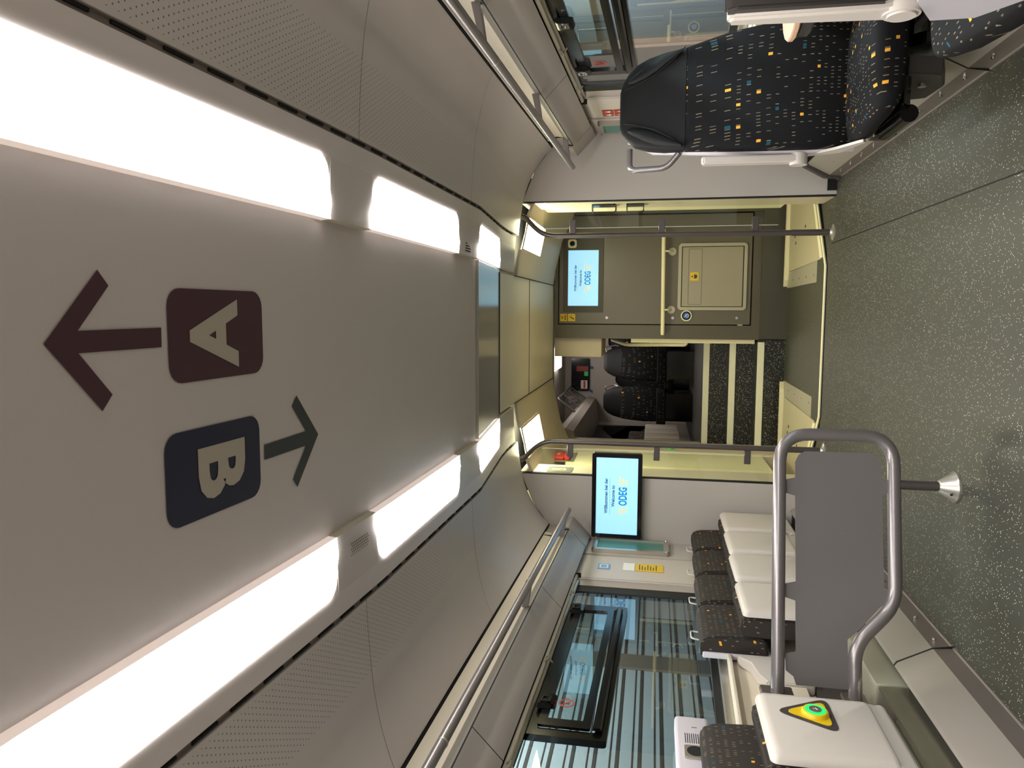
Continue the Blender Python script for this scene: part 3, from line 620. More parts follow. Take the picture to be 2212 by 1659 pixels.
# ------------------------------------------------------------------ frames and stickers on pillars
for s, l in ((-1, 'silver-edged teal poster frame beside the wall-hung screen'), (1, 'silver-edged teal poster frame behind the patterned seat')):
    f = (lambda m, s=s: m if s > 0 else m.flipx())
    T = thing('poster_frame', l, 'frame', (s * 1.455, 5.26, 1.3)); a, b, c, d = 5.10, 5.37, 1.045, 1.575
    f(M().frame(rrect(a, b, c, d, .02), rrect(a + .03, b - .03, c + .035, d - .035, .004), 'x', 1.430, 1.462)).add('frame', m_alu, T)
    f(M().box(1.440, 1.455, a + .025, b - .025, c + .03, d - .03)).add('poster', m_teal, T)
    for y, z in ((a + .012, c + .015), (a + .012, d - .015), (b - .012, c + .015), (b - .012, d - .015)): f(M().cyl((1.43, y, z), (1.424, y, z), .008, 8)).add('frame_clip', m_chrome, T)
y_st = thing('notice_label', 'yellow instruction label on the pillar between window and poster frame', 'sticker', (-1.468, 4.86, 1.2))
M().box(-1.469, -1.466, 4.80, 4.94, 1.085, 1.265).add('backing', m_yel, y_st)
for k in range(7): M().box(-1.4664, -1.4655, 4.82 + .0, 4.92 - .02 * (k % 3), 1.235 - .018 * k, 1.241 - .018 * k).add('printed_line', m_print, y_st)
M().box(-1.469, -1.466, 4.80, 4.94, 1.27, 1.345).add('white_field', m_white2, y_st)
b_st = thing('blue_label', 'small blue and white sticker near the top of the left pillar', 'sticker', (-1.468, 4.86, 1.47)); M().box(-1.469, -1.466, 4.80, 4.90, 1.43, 1.51).add('backing', mat('pale_blue', (120, 165, 205), .5), b_st)
M().frame(rrect(4.815, 4.885, 1.443, 1.497, .01, 2), rrect(4.822, 4.878, 1.45, 1.49, .006, 2), 'x', -1.4664, -1.4655).add('pictogram', m_white2, b_st)
r_st = thing('red_notice', 'red pictogram stickers on the pillar beside the patterned seat', 'sticker', (1.468, 4.95, 1.47))
for i in range(4):
    for j in range(2):
        y = 4.88 + j * .075; z = 1.53 - i * .075
        q = M().box(1.465, 1.469, y, y + .068, z - .068, z).add('pictogram_tile', m_redp, r_st)
        M().prism([(y + .012, z - .05), (y + .03, z - .02), (y + .05, z - .045), (y + .03, z - .055)], 'x', 1.4640, 1.4652).add('pictogram', m_white2, q)
# ------------------------------------------------------------------ tube barrier beside the fold-up seats
def bar(x, z, r=0): # barrier plane: y runs from 3.2 at the aisle to 2.98 at the wall
    return (x, 3.2 + (x + .35) * (.22 / .83), z)
B = thing('tube_barrier', 'grey tube barrier with flat grey panel and one floor post', 'barrier', (-.47, 3.17, 0))
pts = [(-1.30, .672), (-.295, .672), (-.295, .222), (-.93, .222), (-1.045, .392), (-1.30, .392)]
pts = [(-1.275, .672), (-.288, .658), (-.284, .222), (-.92, .232), (-1.08, .385), (-1.275, .385)]
P3 = fillet([bar(*p) for p in pts], [.12, .12, .07, .07], 8)
M().tube(P3, .0255, 18).add('tube_frame', m_tube, B, 60)
pp = [(-1.24, .602), (-1.21, .612), (-1.19, .640), (-1.13, .642), (-1.12, .602), (-.93, .602), (-.92, .640), (-.87, .640), (-.86, .600), (-.53, .600), (-.52, .640), (-.47, .640), (-.46, .600), (-.40, .600), (-.37, .585), (-.355, .56), (-.352, .31), (-.37, .28), (-.40, .27), (-.45, .27), (-.46, .235), (-.50, .235), (-.51, .27), (-.86, .272), (-.87, .24), (-.91, .24), (-.93, .285), (-1.02, .365), (-1.06, .41), (-1.24, .41)]
m = M(); n = len(pp)
M().poly([bar(*p) for p in pp] + [tuple(Vector(bar(*p)) + Vector((0, .006, 0))) for p in pp], [tuple(range(n)), tuple(range(2 * n - 1, n - 1, -1))] + [(i, (i + 1) % n, n + (i + 1) % n, n + i) for i in range(n)]).add('barrier_panel', mat('barrier_grey', (106, 101, 100), .42, bump=.06), B)
px, py, _ = bar(-.47, 0)
M().cyl((px, py, .23), (px, py, .03), .019, 16).add('post', m_pole, B)
M().loft([[(px + r * math.cos(a * math.pi / 12), py + r * math.sin(a * math.pi / 12), z) for a in range(24)] for r, z in ((.062, 0), (.062, .008), (.055, .014), (.024, .062), (.020, .064))]).add('foot_cone', m_alu, B)
M().cyl((px - .02, py - .048, .03), (px - .02, py - .054, .034), .005, 8).add('set_screw', m_gap, B)
for z, dz in ((.672, .062), (.385, .045)):
    x, y, _ = bar(-1.275, z)
    M().box(x - .02, x + .005, y - .055, y + .055, z - dz, z + dz, .008).add('mounting_plate', m_pole, B)
    M().cyl((x, y - .04, z), (x + .014, y - .04, z), .009, 6).add('bolt', m_alu, B)
# ------------------------------------------------------------------ fold-up seats
def fold_seat(y0, lab, first=None, w=.425):
    """seat folded up against the wall; local y from 0 to w"""
    if first is not None:
        o = copy_tree(first); o.location = (0, y0, .028 * (5.3 - y0)); o['label'] = lab; return o
    T = thing('folding_seat', lab, 'seat', (0, 0, 0), 'fold-up seats along the window wall')
    g = .008
    # wall backrest: patterned pad with rounded top
    prof = [(-1.43, .56), (-1.325, .58), (-1.318, .70), (-1.325, .82), (-1.335, .855), (-1.352, .873), (-1.38, .880), (-1.43, .875)]
    M().prism(prof, 'y', g, w - g, .008).add('backrest', m_fabw, T, 50)
    M().box(-1.43, -1.40, .0, w, .55, .868, .006).add('back_shell', m_lav, T)
    # folded seat pan: white underside toward the aisle, cushion behind
    M().prism([(-1.318, .26), (-1.23, .26), (-1.222, .30), (-1.222, .665), (-1.235, .690), (-1.26, .697), (-1.30, .693), (-1.318, .675)], 'y', g, w - g, .008).add('seat_cushion', m_fabw, T, 50)
    rings = []
    for i, (d, dx) in enumerate(((.0, 0), (.004, .016), (.016, .028), (.034, .032))):
        yy0, yy1, zz0, zz1 = g * .6 + d, w - g * .6 - d, .295 + d * .6, .688 - d
        rings.append([(-1.215 + dx, a, b) for a, b in rrect(yy0, yy1, zz0, zz1, max(.004, .024 - d * .3), 4)])
    M().loft(rings).add('seat_shell', m_white, T, 35)
    M().prism([(-1.215, .31), (-1.186, .33), (-1.20, .25), (-1.25, .21), (-1.28, .24)], 'y', g + .012, w - g - .012, .004).add('hinge_cover', m_white, T)
    for yy in (.022, w - .022): M().cyl((-1.225, yy - .012, .262), (-1.225, yy + .012, .262), .026, 16).add('hinge_cap', m_white, T)
    # small wire loop on top
    M().tube(fillet([(-1.40, .13, .868), (-1.395, .13, .915), (-1.395, .22, .915), (-1.40, .22, .868)], .02), .004, 8).add('pull_loop', m_white, T)
    M().box(-1.43, -1.27, w * .45, w * .55, .27, .36).add('support_arm', m_dark, T)
    return T
labs = ['fold-up seat next to the partition wall, farthest of the row', 'second fold-up seat from the partition wall', 'third fold-up seat from the partition wall', 'fold-up seat just behind the tube barrier']
fs = fold_seat(0, labs[0]); fs.location = (0, 4.92, .028 * (5.3 - 4.92))
PIT = .46
ySeats = [4.92, 4.46, 4.0, 3.54]
for y, l in list(zip(ySeats, labs))[1:]: fold_seat(y, l, fs)
def near_seat(y0, lab):
    o = copy_tree(fs); o.location = (.02, y0, .028 * (5.3 - y0) + .018); o['label'] = lab; return o
ns = near_seat(2.33, 'near fold-up seat with a glowing green button on its white shell')
# repoint origin offsets: button emblem lives on the near seat
ns2 = near_seat(1.86, 'fold-up seat at the lower edge, in front of the one with the green button')
X0 = -1.183
def emb(m): return m
def tri(sc, yc, zc):
    out = []
    vs = [(-.0, .116), (.106, -.066), (-.106, -.066)]
    P = [Vector((a * sc + 0, b * sc, 0)) for a, b in vs]
    for i in range(3):
        a, b, c = P[i - 1], P[i], P[(i + 1) % 3]
        d1 = (a - b).normalized() * .045 * sc; d2 = (c - b).normalized() * .045 * sc
        for k in range(7):
            t = k / 6; q = (b + d1) * (1 - t) ** 2 + b * 2 * t * (1 - t) + (b + d2) * t * t; out.append((yc + q.x, zc + q.y))
    return out
ey, ez = 2.608, .618
# the emblem is a part of the near seat: build in world space then hand over
def part_of(o, par):
    o.parent = par
    for v in o.data.vertices: v.co -= par.location
    return o
xf = -1.163
part_of(M().prism(tri(1.08, ey, ez), 'x', xf - .002, xf + .002).add('emblem_base', m_dark), ns)
part_of(M().prism(tri(.80, ey, ez - .002), 'x', xf, xf + .004).add('emblem_field', m_yel2), ns)
part_of(M().loft([[(xf + x, ey + r * math.cos(a * math.pi / 16), ez - .012 + r * math.sin(a * math.pi / 16)) for a in range(32)] for r, x in ((.046, .002), (.045, .010), (.040, .016), (.034, .016))]).add('button_body', m_yel2), ns)
part_of(M().cyl((xf + .012, ey, ez - .012), (xf + .0175, ey, ez - .012), .034, 32).add('button_ring', m_green, None), ns)
part_of(M().cyl((xf + .016, ey, ez - .012), (xf + .020, ey, ez - .012), .021, 28).add('button_cap', m_skirt), ns)
part_of(M().tube([(xf + .0205, ey - .007, ez - .018), (xf + .0205, ey + .004, ez - .012), (xf + .0205, ey - .005, ez - .004)], .0012, 6).add('symbol', m_white2), ns)
# seat carrier beam, side covers and heater boxes under the fold-up seats
cv = thing('seat_side_cover', 'white angular side cover on the wall behind the tube barrier', 'cover', (-1.35, 3.2, .6))
M().prism([(3.28, .46), (3.53, .46), (3.53, .76), (3.50, .76), (3.45, .71), (3.34, .69), (3.28, .66)], 'x', -1.44, -1.39, .006).add('cover_shell', m_white, cv)
M().prism([(2.78, .50), (3.27, .50), (3.27, .70), (2.78, .72)], 'x', -1.44, -1.40).add('cover_panel', m_beige, cv)
hb = thing('heater_box', 'long shiny stainless steel heater cover under the fold-up seats', 'heater', (-1.25, 2.6, .2))
M().box(-1.40, -1.195, -2, 2.93, .16, .315, .006).add('front_cover', m_steel, hb)
M().box(-1.38, -1.192, 2.94, 3.42, .165, .32, .006).add('end_cover', mat('satin_steel', (186, 184, 164), .42, .5), hb)
cs = thing('side_console', 'light grey console with speaker slots and socket beside the nearest fold-up seats', 'console', (-1.40, 2.7, 1.0))
M().box(-1.475, -1.405, 2.2, 2.955, .885, 1.015, .014, 3).map(lambda c: (c.x, c.y, c.z + .05)).add('console_body', m_lav, cs)
for k in range(10): M().box(-1.406, -1.4038, 2.76, 2.825, .955 + .008 * k, .9575 + .008 * k).add('speaker_slot', m_gap, cs)
for k in range(3): M().cyl((-1.406, 2.87, .985 + .007 * k), (-1.4035, 2.87, .985 + .007 * k), .0022, 6).add('mic_hole', m_gap, cs)
q = M().prism(rrect(2.655, 2.735, .955, 1.035, .008), 'x', -1.408, -1.396, .002).add('socket', m_alu, cs)
M().cyl((-1.397, 2.695, .995), (-1.3945, 2.695, .995), .031, 24).add('socket_hole', m_gap, q)
# ------------------------------------------------------------------ single seats
def seat_loft(T, sc=1):
    """seat facing -y, local: centre x=0, back bottom at y=0, z from floor"""
    def ring(z, w, yc, dep, bol, n=28, e=2.6, tilt=0):
        out = []
        for k in range(n):
            a = 2 * math.pi * k / n; c, s_ = math.cos(a), math.sin(a)
            x = w * math.copysign(abs(c) ** (2 / e), c); y = dep * math.copysign(abs(s_) ** (2 / e), s_)
            if s_ < 0: y -= bol * (abs(x) / w) ** 3
            out.append((x, yc + y, z))
        return out
    # patterned back
    R1 = [ring(.40, .20, .06, .045, .0), ring(.46, .238, .045, .055, .025), ring(.60, .243, .035, .055, .035), ring(.75, .240, .045, .05, .035), ring(.90, .230, .085, .05, .03), ring(1.05, .2115, .155, .045, .02), ring(1.068, .2095, .165, .044, .018)]
    M().loft(R1).add('backrest', m_fab, T, 60)
    R2 = [ring(1.070, .2085, .166, .044, .018), ring(1.15, .203, .205, .045, .03), ring(1.22, .190, .235, .045, .035), ring(1.275, .170, .255, .044, .03), ring(1.31, .140, .268, .040, .02), ring(1.335, .105, .276, .030, .008), ring(1.345, .075, .28, .014, 0)]
    M().loft(R2).add('headrest', m_leather, T, 60)
    # wing cushions on the headrest
    for s in (1, -1):
        M().loft([[(s * (x + wx * math.cos(a * math.pi / 7)), y + .014 * math.sin(a * math.pi / 7), z) for a in range(14)] for x, wx, y, z in ((.190, .006, .118, 1.085), (.172, .020, .140, 1.14), (.150, .028, .168, 1.19), (.128, .028, .192, 1.24), (.108, .018, .214, 1.285), (.10, .005, .226, 1.31))]).add('head_wing', m_leather, T, 60)
        M().tube([(s * .205, .118, 1.075), (s * .16, .126, 1.12), (s * .11, .165, 1.20), (s * .078, .205, 1.29), (s * .07, .222, 1.325)], .0022, 6).add('headrest_seam', m_gap, T)
    M().tube([(.205 * math.cos(a) * 1.0, .125 - .0 + .012 * abs(math.cos(a)) - .0, 1.069) for a in [math.pi * k / 12 for k in range(13)]], .0018, 6).add('headrest_seam', m_gap, T)
    # cushion
    def cring(y, w, zt, zb, n=28):
        return [(w * math.copysign(abs(math.cos(2 * math.pi * k / n)) ** .7, math.cos(2 * math.pi * k / n)), y, (zt + zb) / 2 + (zt - zb) / 2 * math.copysign(abs(math.sin(2 * math.pi * k / n)) ** .6, math.sin(2 * math.pi * k / n))) for k in range(n)]
    M().loft([cring(.06, .225, .465, .40), cring(.0, .238, .478, .395), cring(-.15, .236, .488, .385), cring(-.32, .220, .496, .378), cring(-.40, .205, .492, .380), cring(-.435, .188, .478, .39), cring(-.445, .16, .45, .405)]).add('seat_cushion', m_fab, T, 60)
    M().prism([(-.39, .385), (.10, .385), (.14, .42), (.12, .345), (-.34, .345)], 'x', -.19, .19, .006).add('seat_pan', m_black, T)
    # shell: white edge behind the back
    R3 = [[(x * 1.035, y + .030, z) for x, y, z in r] for r in (ring(.42, .235, .06, .045, 0), ring(.6, .243, .045, .05, 0), ring(.75, .240, .055, .05, 0), ring(.9, .229, .10, .05, 0), ring(1.05, .209, .17, .045, 0), ring(1.2, .188, .245, .04, 0), ring(1.31, .13, .29, .03, 0))]
    M().loft(R3).add('back_shell', m_lav, T, 60)
def seat_extra(T, arm_sides):
    for s in arm_sides:
        M().prism([(.075, .605), (.055, .62), (.052, .995), (.062, 1.005), (.105, 1.0), (.115, .64)], 'x', s * .252, s * .282, .004).add('armrest', m_white, T)
        M().cyl((s * .246, .085, .625), (s * .292, .085, .625), .034, 20).add('armrest_pivot', m_white, T)
        M().prism([(.10, .58), (.0, .50), (-.12, .435), (-.10, .42), (.08, .47), (.14, .60)], 'x', s * .240, s * .25, .002).add('armrest_support', m_white, T)
rs = thing('patterned_seat', 'single high-backed dark seat with orange and teal flecks facing the camera', 'seat', (1.09, 3.15, 0))
def localise(T, fn):
    loc = T.location.copy(); T.location = (0, 0, 0); fn(); T.location = loc
localise(rs, lambda: (seat_loft(rs), seat_extra(rs, (-1,)),
    M().tube(fillet([(-.17, .27, 1.30), (-.262, .26, 1.30), (-.262, .22, 1.14), (-.205, .20, 1.09)], .035), .013, 12).add('grab_handle', m_tube, rs),
    M().prism([(.32, .28), (.30, .37), (-.28, .37), (-.34, .31), (-.30, .24), (.1, .23)], 'x', .02, .06, .004).add('seat_bracket', m_black, rs),
    M().prism([(-.39, .375), (-.345, .25), (-.21, .20), (-.06, .21), (-.02, .34)], 'x', -.09, -.03, .005).add('seat_bracket', m_dark, rs),
    M().cyl((-.088, -.25, .285), (-.100, -.25, .285), .014, 12).add('bolt', m_alu, rs),
    M().box(-.20, .36, .02, .12, .28, .36, .004).add('cross_beam', m_black, rs),
    M().cyl((-.205, -.33, .345), (-.205, -.05, .345), .030, 16).add('seat_tube', m_black, rs)))
# foreground seat facing away, armrest raised
fg = thing('aisle_seat', 'nearest seat facing away, with raised armrest and pale shell at the frame edge', 'seat', (1.04, 1.6, 0))
M().prism([(1.595, .705), (1.59, .74), (1.59, 1.04), (1.60, 1.052), (1.625, 1.045), (1.65, .73)], 'x', .786, .87, .006).add('armrest', m_white, fg)
M().prism([(1.592, .755), (1.570, .765), (1.566, 1.035), (1.58, 1.056), (1.60, 1.056), (1.60, .755)], 'x', .797, .88, .006).add('armrest_pad', mat('brown_black_pad', (44, 38, 34), .5), fg)
M().cyl((.783, 1.615, .725), (.87, 1.615, .725), .034, 24).add('armrest_pivot', m_white, fg)
M().cyl((.779, 1.615, .725), (.785, 1.615, .725), .026, 24).add('pivot_cap', m_white, fg)
M().loft([[(x + dx, y, z) for x, y, z in [(.785, 1.35, .46), (.785, 1.35, .72), (.785, 1.56, .715), (.785, 1.66, .66), (.785, 1.66, .58), (.785, 1.55, .50)]] for dx in (0, .02)]).add('side_shell', m_lav, fg)
M().loft([[(1.045 + sx * .255, y, zt) if False else (1.045 + w * math.copysign(abs(math.cos(2 * math.pi * k / 28)) ** .5, math.cos(2 * math.pi * k / 28)), y, (zt + zb) / 2 + (zt - zb) / 2 * math.copysign(abs(math.sin(2 * math.pi * k / 28)) ** .5, math.sin(2 * math.pi * k / 28))) for k in range(28)] for sx, y, w, zt, zb in ((1, 1.5, .235, .50, .40), (1, 1.75, .236, .51, .40), (1, 2.0, .215, .52, .41), (1, 2.12, .195, .515, .43), (1, 2.17, .17, .49, .455))]).add('seat_cushion', m_fab, fg, 60)
M().loft([[(1.045 + w * math.cos(2 * math.pi * k / 24), yc + .05 * math.sin(2 * math.pi * k / 24), z) for k in range(24)] for z, w, yc in ((.45, .23, 1.50), (.7, .235, 1.47), (1.0, .22, 1.42), (1.25, .18, 1.38), (1.33, .09, 1.37))]).add('backrest', m_fab, fg, 60)
M().box(.95, 1.2, 1.6, 1.9, .32, .41, .01).add('seat_pan', m_black, fg)
M().box(1.0, 1.4, 1.65, 1.75, .26, .34, .01).add('cross_beam', m_black, fg)
# small wall table
tb_ = thing('wall_table', 'small rounded wood-topped table between the two facing seats', 'table', (1.25, 2.5, .78))
tp = [(1.45, 2.28), (1.20, 2.33)] + [(1.20 - .155 * math.sin(math.pi * k / 10), 2.50 - .17 * math.cos(math.pi * k / 10) * 1.0 + .0) for k in range(1, 10)] + [(1.20, 2.67), (1.45, 2.72)]
M().prism(tp, 'z', .772, .790, .003).add('table_top', m_wood, tb_)
M().prism([(x + .012, y) for x, y in tp], 'z', .728, .771, .006).add('table_edge', m_dark, tb_)
# socket on the right wall
ws = thing('wall_panel_socket', 'pale wall box with black-edged recess beside the patterned seat', 'socket', (1.39, 3.36, .72))
M().box(1.375, 1.44, 3.2, 3.62, .62, .80, .01).add('box', m_beige, ws); M().frame(rrect(3.27, 3.50, .66, .765, .012), rrect(3.282, 3.488, .672, .753, .006), 'x', 1.368, 1.378).add('black_edge', m_black, ws)
M().box(1.370, 1.377, 3.285, 3.485, .674, .75).add('recess_flap', m_white, ws)
# black seal loop at foot of right partition
kb = thing('corner_profile', 'dark angular end profile where the right skirting meets the partition', 'trim', (1.15, 5.30, .2))
M().frame([(1.085, 0), (1.085, .10), (1.16, .235), (1.24, .26), (1.42, .26), (1.42, 0)], [(1.10, .01), (1.10, .095), (1.17, .215), (1.24, .235), (1.40, .235), (1.40, .01)], 'y', 5.28, 5.34).add('profile', m_dark, kb)
# ------------------------------------------------------------------ things in the entrance, left
em = thing('emergency_brake', 'red emergency brake handle in a grey recess beyond the left pole', 'handle', (-1.09, 6.55, 2.0))
M().frame(rrect(6.35, 6.75, 1.84, 2.08, .01, 2), rrect(6.38, 6.72, 1.87, 2.05, .006, 2), 'x', -1.086, -1.078).add('recess_frame', m_alu, em)
M().box(-1.09, -1.084, 6.36, 6.74, 1.85, 2.07).add('recess', m_cabf, em)
M().box(-1.084, -1.055, 6.42, 6.68, 1.93, 2.045, .006).add('handle_plate', m_red, em)
M().frame(rrect(6.44, 6.66, 1.88, 1.935, .01, 2), rrect(6.50, 6.60, 1.895, 1.92, .006, 2), 'x', -1.082, -1.058).add('handle_grip', m_red, em)
M().box(-1.0548, -1.053, 6.50, 6.60, 1.975, 1.982).add('printed_line', m_white2, em); M().box(-1.0548, -1.053, 6.50, 6.60, 1.99, 1.997).add('printed_line', m_white2, em)
kp = thing('key_panel', 'small black key switch panel with red label by the red handle', 'panel', (-1.09, 6.55, 2.1)); M().box(-1.09, -1.08, 6.40, 6.72, 2.085, 2.15, .003).add('plate', m_dark, kp)
M().cyl((-1.08, 6.6, 2.118), (-1.07, 6.6, 2.118), .012, 12).add('key_cylinder', m_chrome, kp); M().box(-1.0795, -1.078, 6.42, 6.52, 2.10, 2.135).add('red_label', m_redp, kp)
gb = thing('door_button', 'green oval door button on the pillar beyond the left pole', 'button', (-1.08, 7.1, 1.0)); M().loft([[(-1.08 + dx, 7.16 + .06 * r * math.cos(a * math.pi / 10), 1.0 + .045 * r * math.sin(a * math.pi / 10)) for a in range(20)] for r, dx in ((1, 0), (.95, .015), (.6, .024), (.2, .027))]).add('button_dome', m_greenb, gb)
vg = thing('pillar_grille', 'small slotted grille low on the cream pillar beyond the left pole', 'vent', (-1.03, 5.7, .5))
M().box(-1.036, -1.03, 5.46, 5.70, .36, .60).map(lambda c: (c.x + .01, c.y, c.z)).add('grille_plate', m_white2, vg)
for k in range(12): M().box(-1.022, -1.019, 5.50, 5.66, .50 - .010 * k, .504 - .010 * k).add('grille_slot', m_gap, vg)
# mirror image of the ceiling B sign, painted on the left jamb face
js = thing('sign_reflection', 'faint reflection of the B marking, painted on the doorway jamb beside the wall screen', 'sign', (-.982, 5.58, 1.85))
M().prism(rrect(5.47, 5.66, 1.76, 1.95, .02), 'x', -.984, -.982).add('sign_square', mat('reflection_grey_blue', (118, 116, 112), .5), js)
text('B', 'sign_letter', m_beige, js, (-.981, 5.565, 1.855), .15, (0, 1, 0), (0, 0, 1), bold=.003, ext=.0003)
# wire loops on the right jamb
for z0, z1, l in ((1.47, 1.64, 'larger black wire holder on the right jamb, the upper one'), (1.27, 1.39, 'smaller black wire holder on the right jamb, the lower one')):
    T = thing('wire_holder', l, 'holder', (.97, 5.62, z0))
    for y in (5.58, 5.66): M().tube(fillet([(.985, y, z0), (.93, y, z0), (.93, y, z1), (.985, y, z1)], .015), .003, 8).add('wire_hoop', m_black, T)
    for z in (z0, (z0 + z1) / 2 - .02, z1): M().tube([(.93, 5.58, z), (.93, 5.66, z)], .003, 8).add('wire_rung', m_black, T)
    M().box(.975, .986, 5.56, 5.68, z0, z1).add('back_plate', m_black, T)
# ------------------------------------------------------------------ far compartment
fc = struct('wall_far')
M().box(-1.7, .6, 11.6, 11.65, .6, 2.9).add('end_wall', m_wall, fc)
M().box(-1.54, -1.50, 8.25, 11.6, .6, 1.22).add('side_wall', m_wall, fc); M().box(-1.54, -1.50, 8.25, 11.6, 1.98, 2.9).add('side_wall', m_wall, fc)
M().box(-1.54, -1.50, 11.2, 11.6, 1.2, 2.0).add('side_wall', m_wall, fc)
M().box(.5, .54, 8.3, 11.6, .6, 2.9).add('side_wall', m_wall, fc)
M().box(-1.35, -1.2, 7.5, 8.3, -.1, 2.3).add('stair_side', m_wall, fc)
M().box(-1.62, 1.3, 8.3, 11.65, 2.52, 2.56).add('far_ceiling', m_wall, fc)
M().box(-1.3, 1.3, 7.52, 8.3, 2.30, 2.34).add('far_ceiling', m_beige, fc)
M().prism([(-1.5, 2.5), (-1.16, 2.24), (-1.10, 2.13), (-1.13, 2.04), (-1.5, 1.97)], 'y', 8.3, 11.55).add('luggage_bin', m_grey, fc)
M().box(-.25, -.058, 7.56, 8.2, 1.69, 2.165, .006).add('header_box', m_beige, fc)
M().box(-.10, -.058, 7.56, 8.24, .22, 1.4).add('stair_side_panel', m_cream, fc)
fw = struct('window_3'); M().box(-1.525, -1.515, 8.3, 11.1, 1.22, 1.98).add('pane', m_glass, fw); M().frame(rrect(8.3, 11.2, 1.2, 2.0, .01, 2), rrect(8.4, 11.05, 1.27, 1.93, .04, 3), 'x', -1.51, -1.49).add('rubber_frame', m_rubber, fw)
M().box(-1.49, -1.46, 9.25, 9.55, 1.2, 1.99).add('mullion', m_wall, fw)
lf = thing('far_ceiling_light', 'white glowing ceiling panel in the compartment beyond the steps', 'light', (-.45, 9.9, 2.50)); M().box(-.60, -.30, 9.2, 10.7, 2.47, 2.515, .01).add('diffuser', emis('far_diffuser', (255, 246, 238), 9), lf)
ra = thing('luggage_rack', 'glass-fronted luggage rack rail in the far compartment', 'rack', (-1.2, 10.4, 2.3))
M().tube(fillet([(-1.14, 9.9, 2.18), (-.96, 9.9, 2.42), (-.96, 11.5, 2.42)], .05), .016, 10).add('rack_rail', m_tube, ra)
for y in (10.45, 11.0, 11.5): M().tube([(-1.14, y, 2.18), (-.97, y, 2.41)], .012, 8).add('rack_post', m_tube, ra)
M().poly([(-1.14, 9.92, 2.18), (-1.14, 11.5, 2.18), (-.97, 11.5, 2.40), (-.97, 9.92, 2.40)], [(0, 1, 2, 3)]).add('rack_pane', m_pane, ra)
ip = thing('alarm_unit', 'black info and emergency panel on the far end wall', 'panel', (-.75, 11.58, 2.2)); M().prism(rrect(-1.02, -.52, 2.14, 2.42, .025), 'y', 11.56, 11.6).add('panel_plate', m_black, ip)
M().box(-.72, -.64, 11.552, 11.56, 2.16, 2.34).add('red_label', m_redp, ip); M().box(-.79, -.725, 11.552, 11.56, 2.16, 2.22).add('green_label', m_greenb, ip); M().box(-.99, -.86, 11.552, 11.56, 2.17, 2.27).add('brake_recess', m_white2, ip); M().box(-.98, -.87, 11.545, 11.552, 2.20, 2.23).add('red_handle', m_red, ip)
for x in (-.66, -1.02): M().box(x - .02, x + .02, 11.552, 11.56, 2.10, 2.13).add('blue_tape', m_blue, ip)
def far_seat(x, y, z, l, first=None):
    if first: o = copy_tree(first)
    else:
        o = thing('train_seat', l, 'seat', (0, 0, 0), 'high-backed seats beyond the steps')
        def ring(zz, w, yc, d): return [(w * math.copysign(abs(math.cos(2 * math.pi * k / 20)) ** .77, math.cos(2 * math.pi * k / 20)), yc + d * math.copysign(abs(math.sin(2 * math.pi * k / 20)) ** .77, math.sin(2 * math.pi * k / 20)), zz) for k in range(20)]
        M().loft([ring(.30, .20, .05, .05), ring(.42, .235, .03, .06), ring(.62, .24, .04, .055), ring(.8, .232, .09, .05), ring(.93, .22, .14, .045)]).add('backrest', m_fabs, o, 60)
        M().loft([ring(.935, .218, .142, .044), ring(1.05, .195, .2, .045), ring(1.13, .155, .22, .042), ring(1.175, .11, .23, .03), ring(1.185, .08, .235, .012)]).add('headrest', m_leather, o, 60)
        M().box(-.22, .22, -.40, .03, .34, .46, .02).add('seat_cushion', m_fabs, o)
        M().tube(fillet([(.13, .25, 1.14), (.20, .25, 1.17), (.23, .24, 1.02), (.215, .2, .98)], .03), .01, 8).add('grab_handle', m_tube, o)
        M().box(-.18, .18, -.3, .2, .0, .34).add('seat_base', m_black, o)
    o.location = (x, y, z); o['label'] = l; return o
f0 = far_seat(-.49, 10.2, .665, 'far dark seat on the aisle side beyond the steps, nearest the cabinet edge')
far_seat(-1.04, 10.2, .665, 'far dark seat next to the window beyond the steps', f0); far_seat(-.76, 11.2, .55, 'dark seat half hidden behind the pair beyond the steps', f0)
far_seat(-.20, 11.2, .665, 'dark seat mostly hidden behind the cabinet edge beyond the steps', f0)
f4 = None
for k, l in enumerate(('white-shelled fold-up seat beyond the steps, nearest of four', 'second nearest white-shelled fold-up seat beyond the steps', 'third white-shelled fold-up seat beyond the steps', 'white-shelled fold-up seat beyond the steps, farthest of four')):
    y = 8.3 + .34 * k
    if f4 is None:
        o = thing('folding_seat', l, 'seat', (0, 0, 0), 'fold-up seats beyond the steps')
        M().box(-1.25, -1.20, .0, .30, .90, 1.30, .02).add('seat_shell', m_white, o); M().box(-1.40, -1.30, .0, .32, 1.0, 1.50, .02).add('backrest', m_fabw, o); f4 = o
    else: o = copy_tree(f4); o['label'] = l
    o.location = (-.02 + .06 * 0, y, -.04 + 0)
sr = thing('stair_handrail', 'curved cream double handrail on the cabinet side of the steps', 'handrail', (-.12, 7.9, 1.2))
M().tube(fillet([(-.06, 7.62, .86), (-.12, 7.62, .86), (-.12, 7.62, 1.0), (-.14, 7.9, 1.45), (-.10, 8.2, 1.62), (-.06, 8.25, 1.62)], .08), .018, 12).add('rail', m_cream, sr)
M().tube(fillet([(-.06, 7.58, .80), (-.09, 7.58, .80), (-.09, 7.60, 1.0), (-.10, 7.9, 1.35), (-.06, 8.0, 1.40)], .06), .011, 10).add('rail', m_chrome, sr)
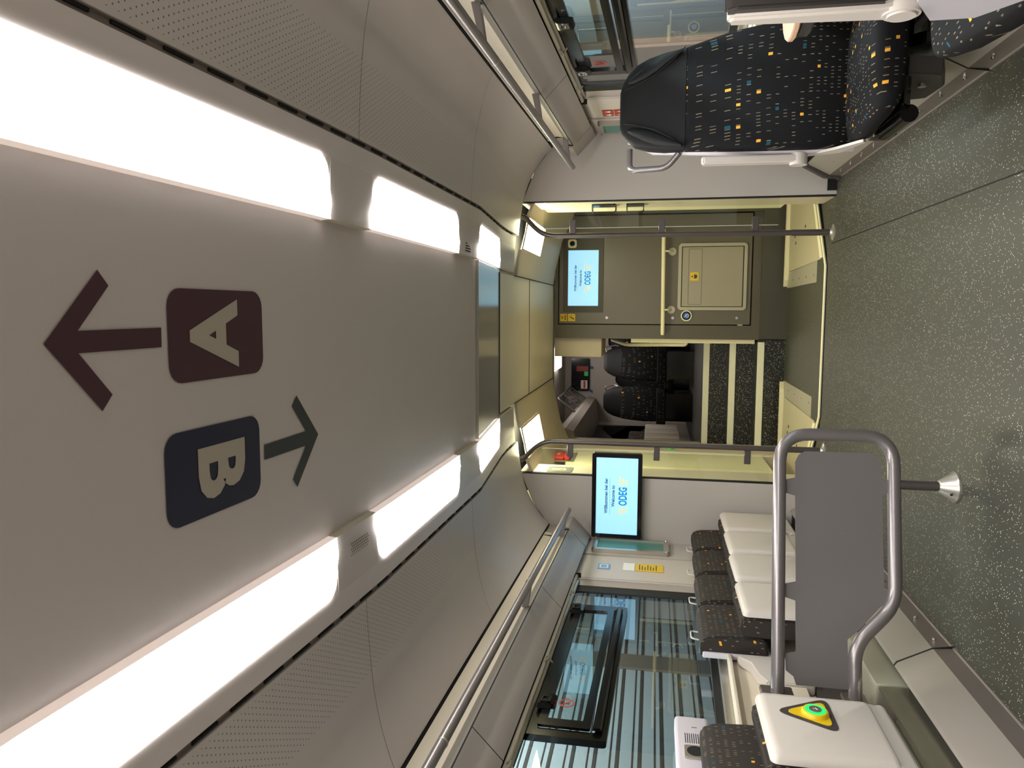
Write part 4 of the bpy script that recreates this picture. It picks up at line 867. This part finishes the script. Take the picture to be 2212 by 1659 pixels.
M().cyl((-.06, 7.75, 1.2), (-.13, 7.75, 1.2), .012, 10).add('bracket', m_cream, sr)
# ------------------------------------------------------------------ outside
g = st(M().box(-8, 8, -6, 16, -.9, -.8).add('ground', m_ground))
fa = thing('ribbed_facade', 'blue-grey ribbed sheet facade outside the window behind the fold-up seats', 'facade', (-3.2, 5, 0))
M().box(-3.3, -3.22, -3, 14, -.8, 3.6).add('sheet', m_out, fa)
rb = None
for k in range(18):
    for dz, hh in ((0, .035), (.055, .012)):
        z = .2 + .17 * k + dz
        if dz == 0:
            if rb is None: rb = M().box(-3.224, -3.217, -3, 14, -.013, .013).add('siding_joint', m_outd, fa); o = rb
            else: o = rb.copy(); C.objects.link(o)
        else: o = rb.copy(); C.objects.link(o); o.scale = (1, 1, .35)
        o.location = (0, 0, z)
for y in (.4, 2.6, 4.8, 7.0, 9.2): M().box(-3.235, -3.195, y, y + .28, -.8, 3.6).add('post', m_outp, fa)
fb = thing('station_facade', 'pale grey facade with peach column outside the window behind the patterned seat', 'facade', (3.4, 5, 0))
M().box(3.4, 3.5, -2, 14, -.8, 3.6).add('wall_sheet', m_outg, fb); M().box(3.3, 3.42, 9.3, 11.6, -.8, 3.6).add('column', m_peach, fb); M().box(3.34, 3.42, 7.2, 7.5, -.8, 3.6).add('column', m_peach, fb)
M().box(3.36, 3.41, 5.0, 9.2, 1.9, 2.3).add('fascia', mat('facade_white', (215, 222, 225), .5), fb)
# rear end closing the saloon
st(M().box(-1.6, 1.6, -2.3, -2.2, -.1, 2.4).add('wall_back', m_wall))
# ------------------------------------------------------------------ shell over the entrance and far area, keeps daylight out
sk = struct('wall_outer')
for s in (1, -1):
    f = (lambda m, s=s: m if s > 0 else m.flipx())
    f(M().box(1.54, 1.6, 5.4, 8.3, -.1, 2.5)).add('outer_skin', m_dark, sk)
M().box(-1.7, 1.7, -2.3, 8.3, 2.42, 2.46).add('roof_skin', m_dark, sk)
M().box(-1.8, 1.8, 8.2, 11.8, 2.90, 2.94).add('roof_skin', m_dark, sk)
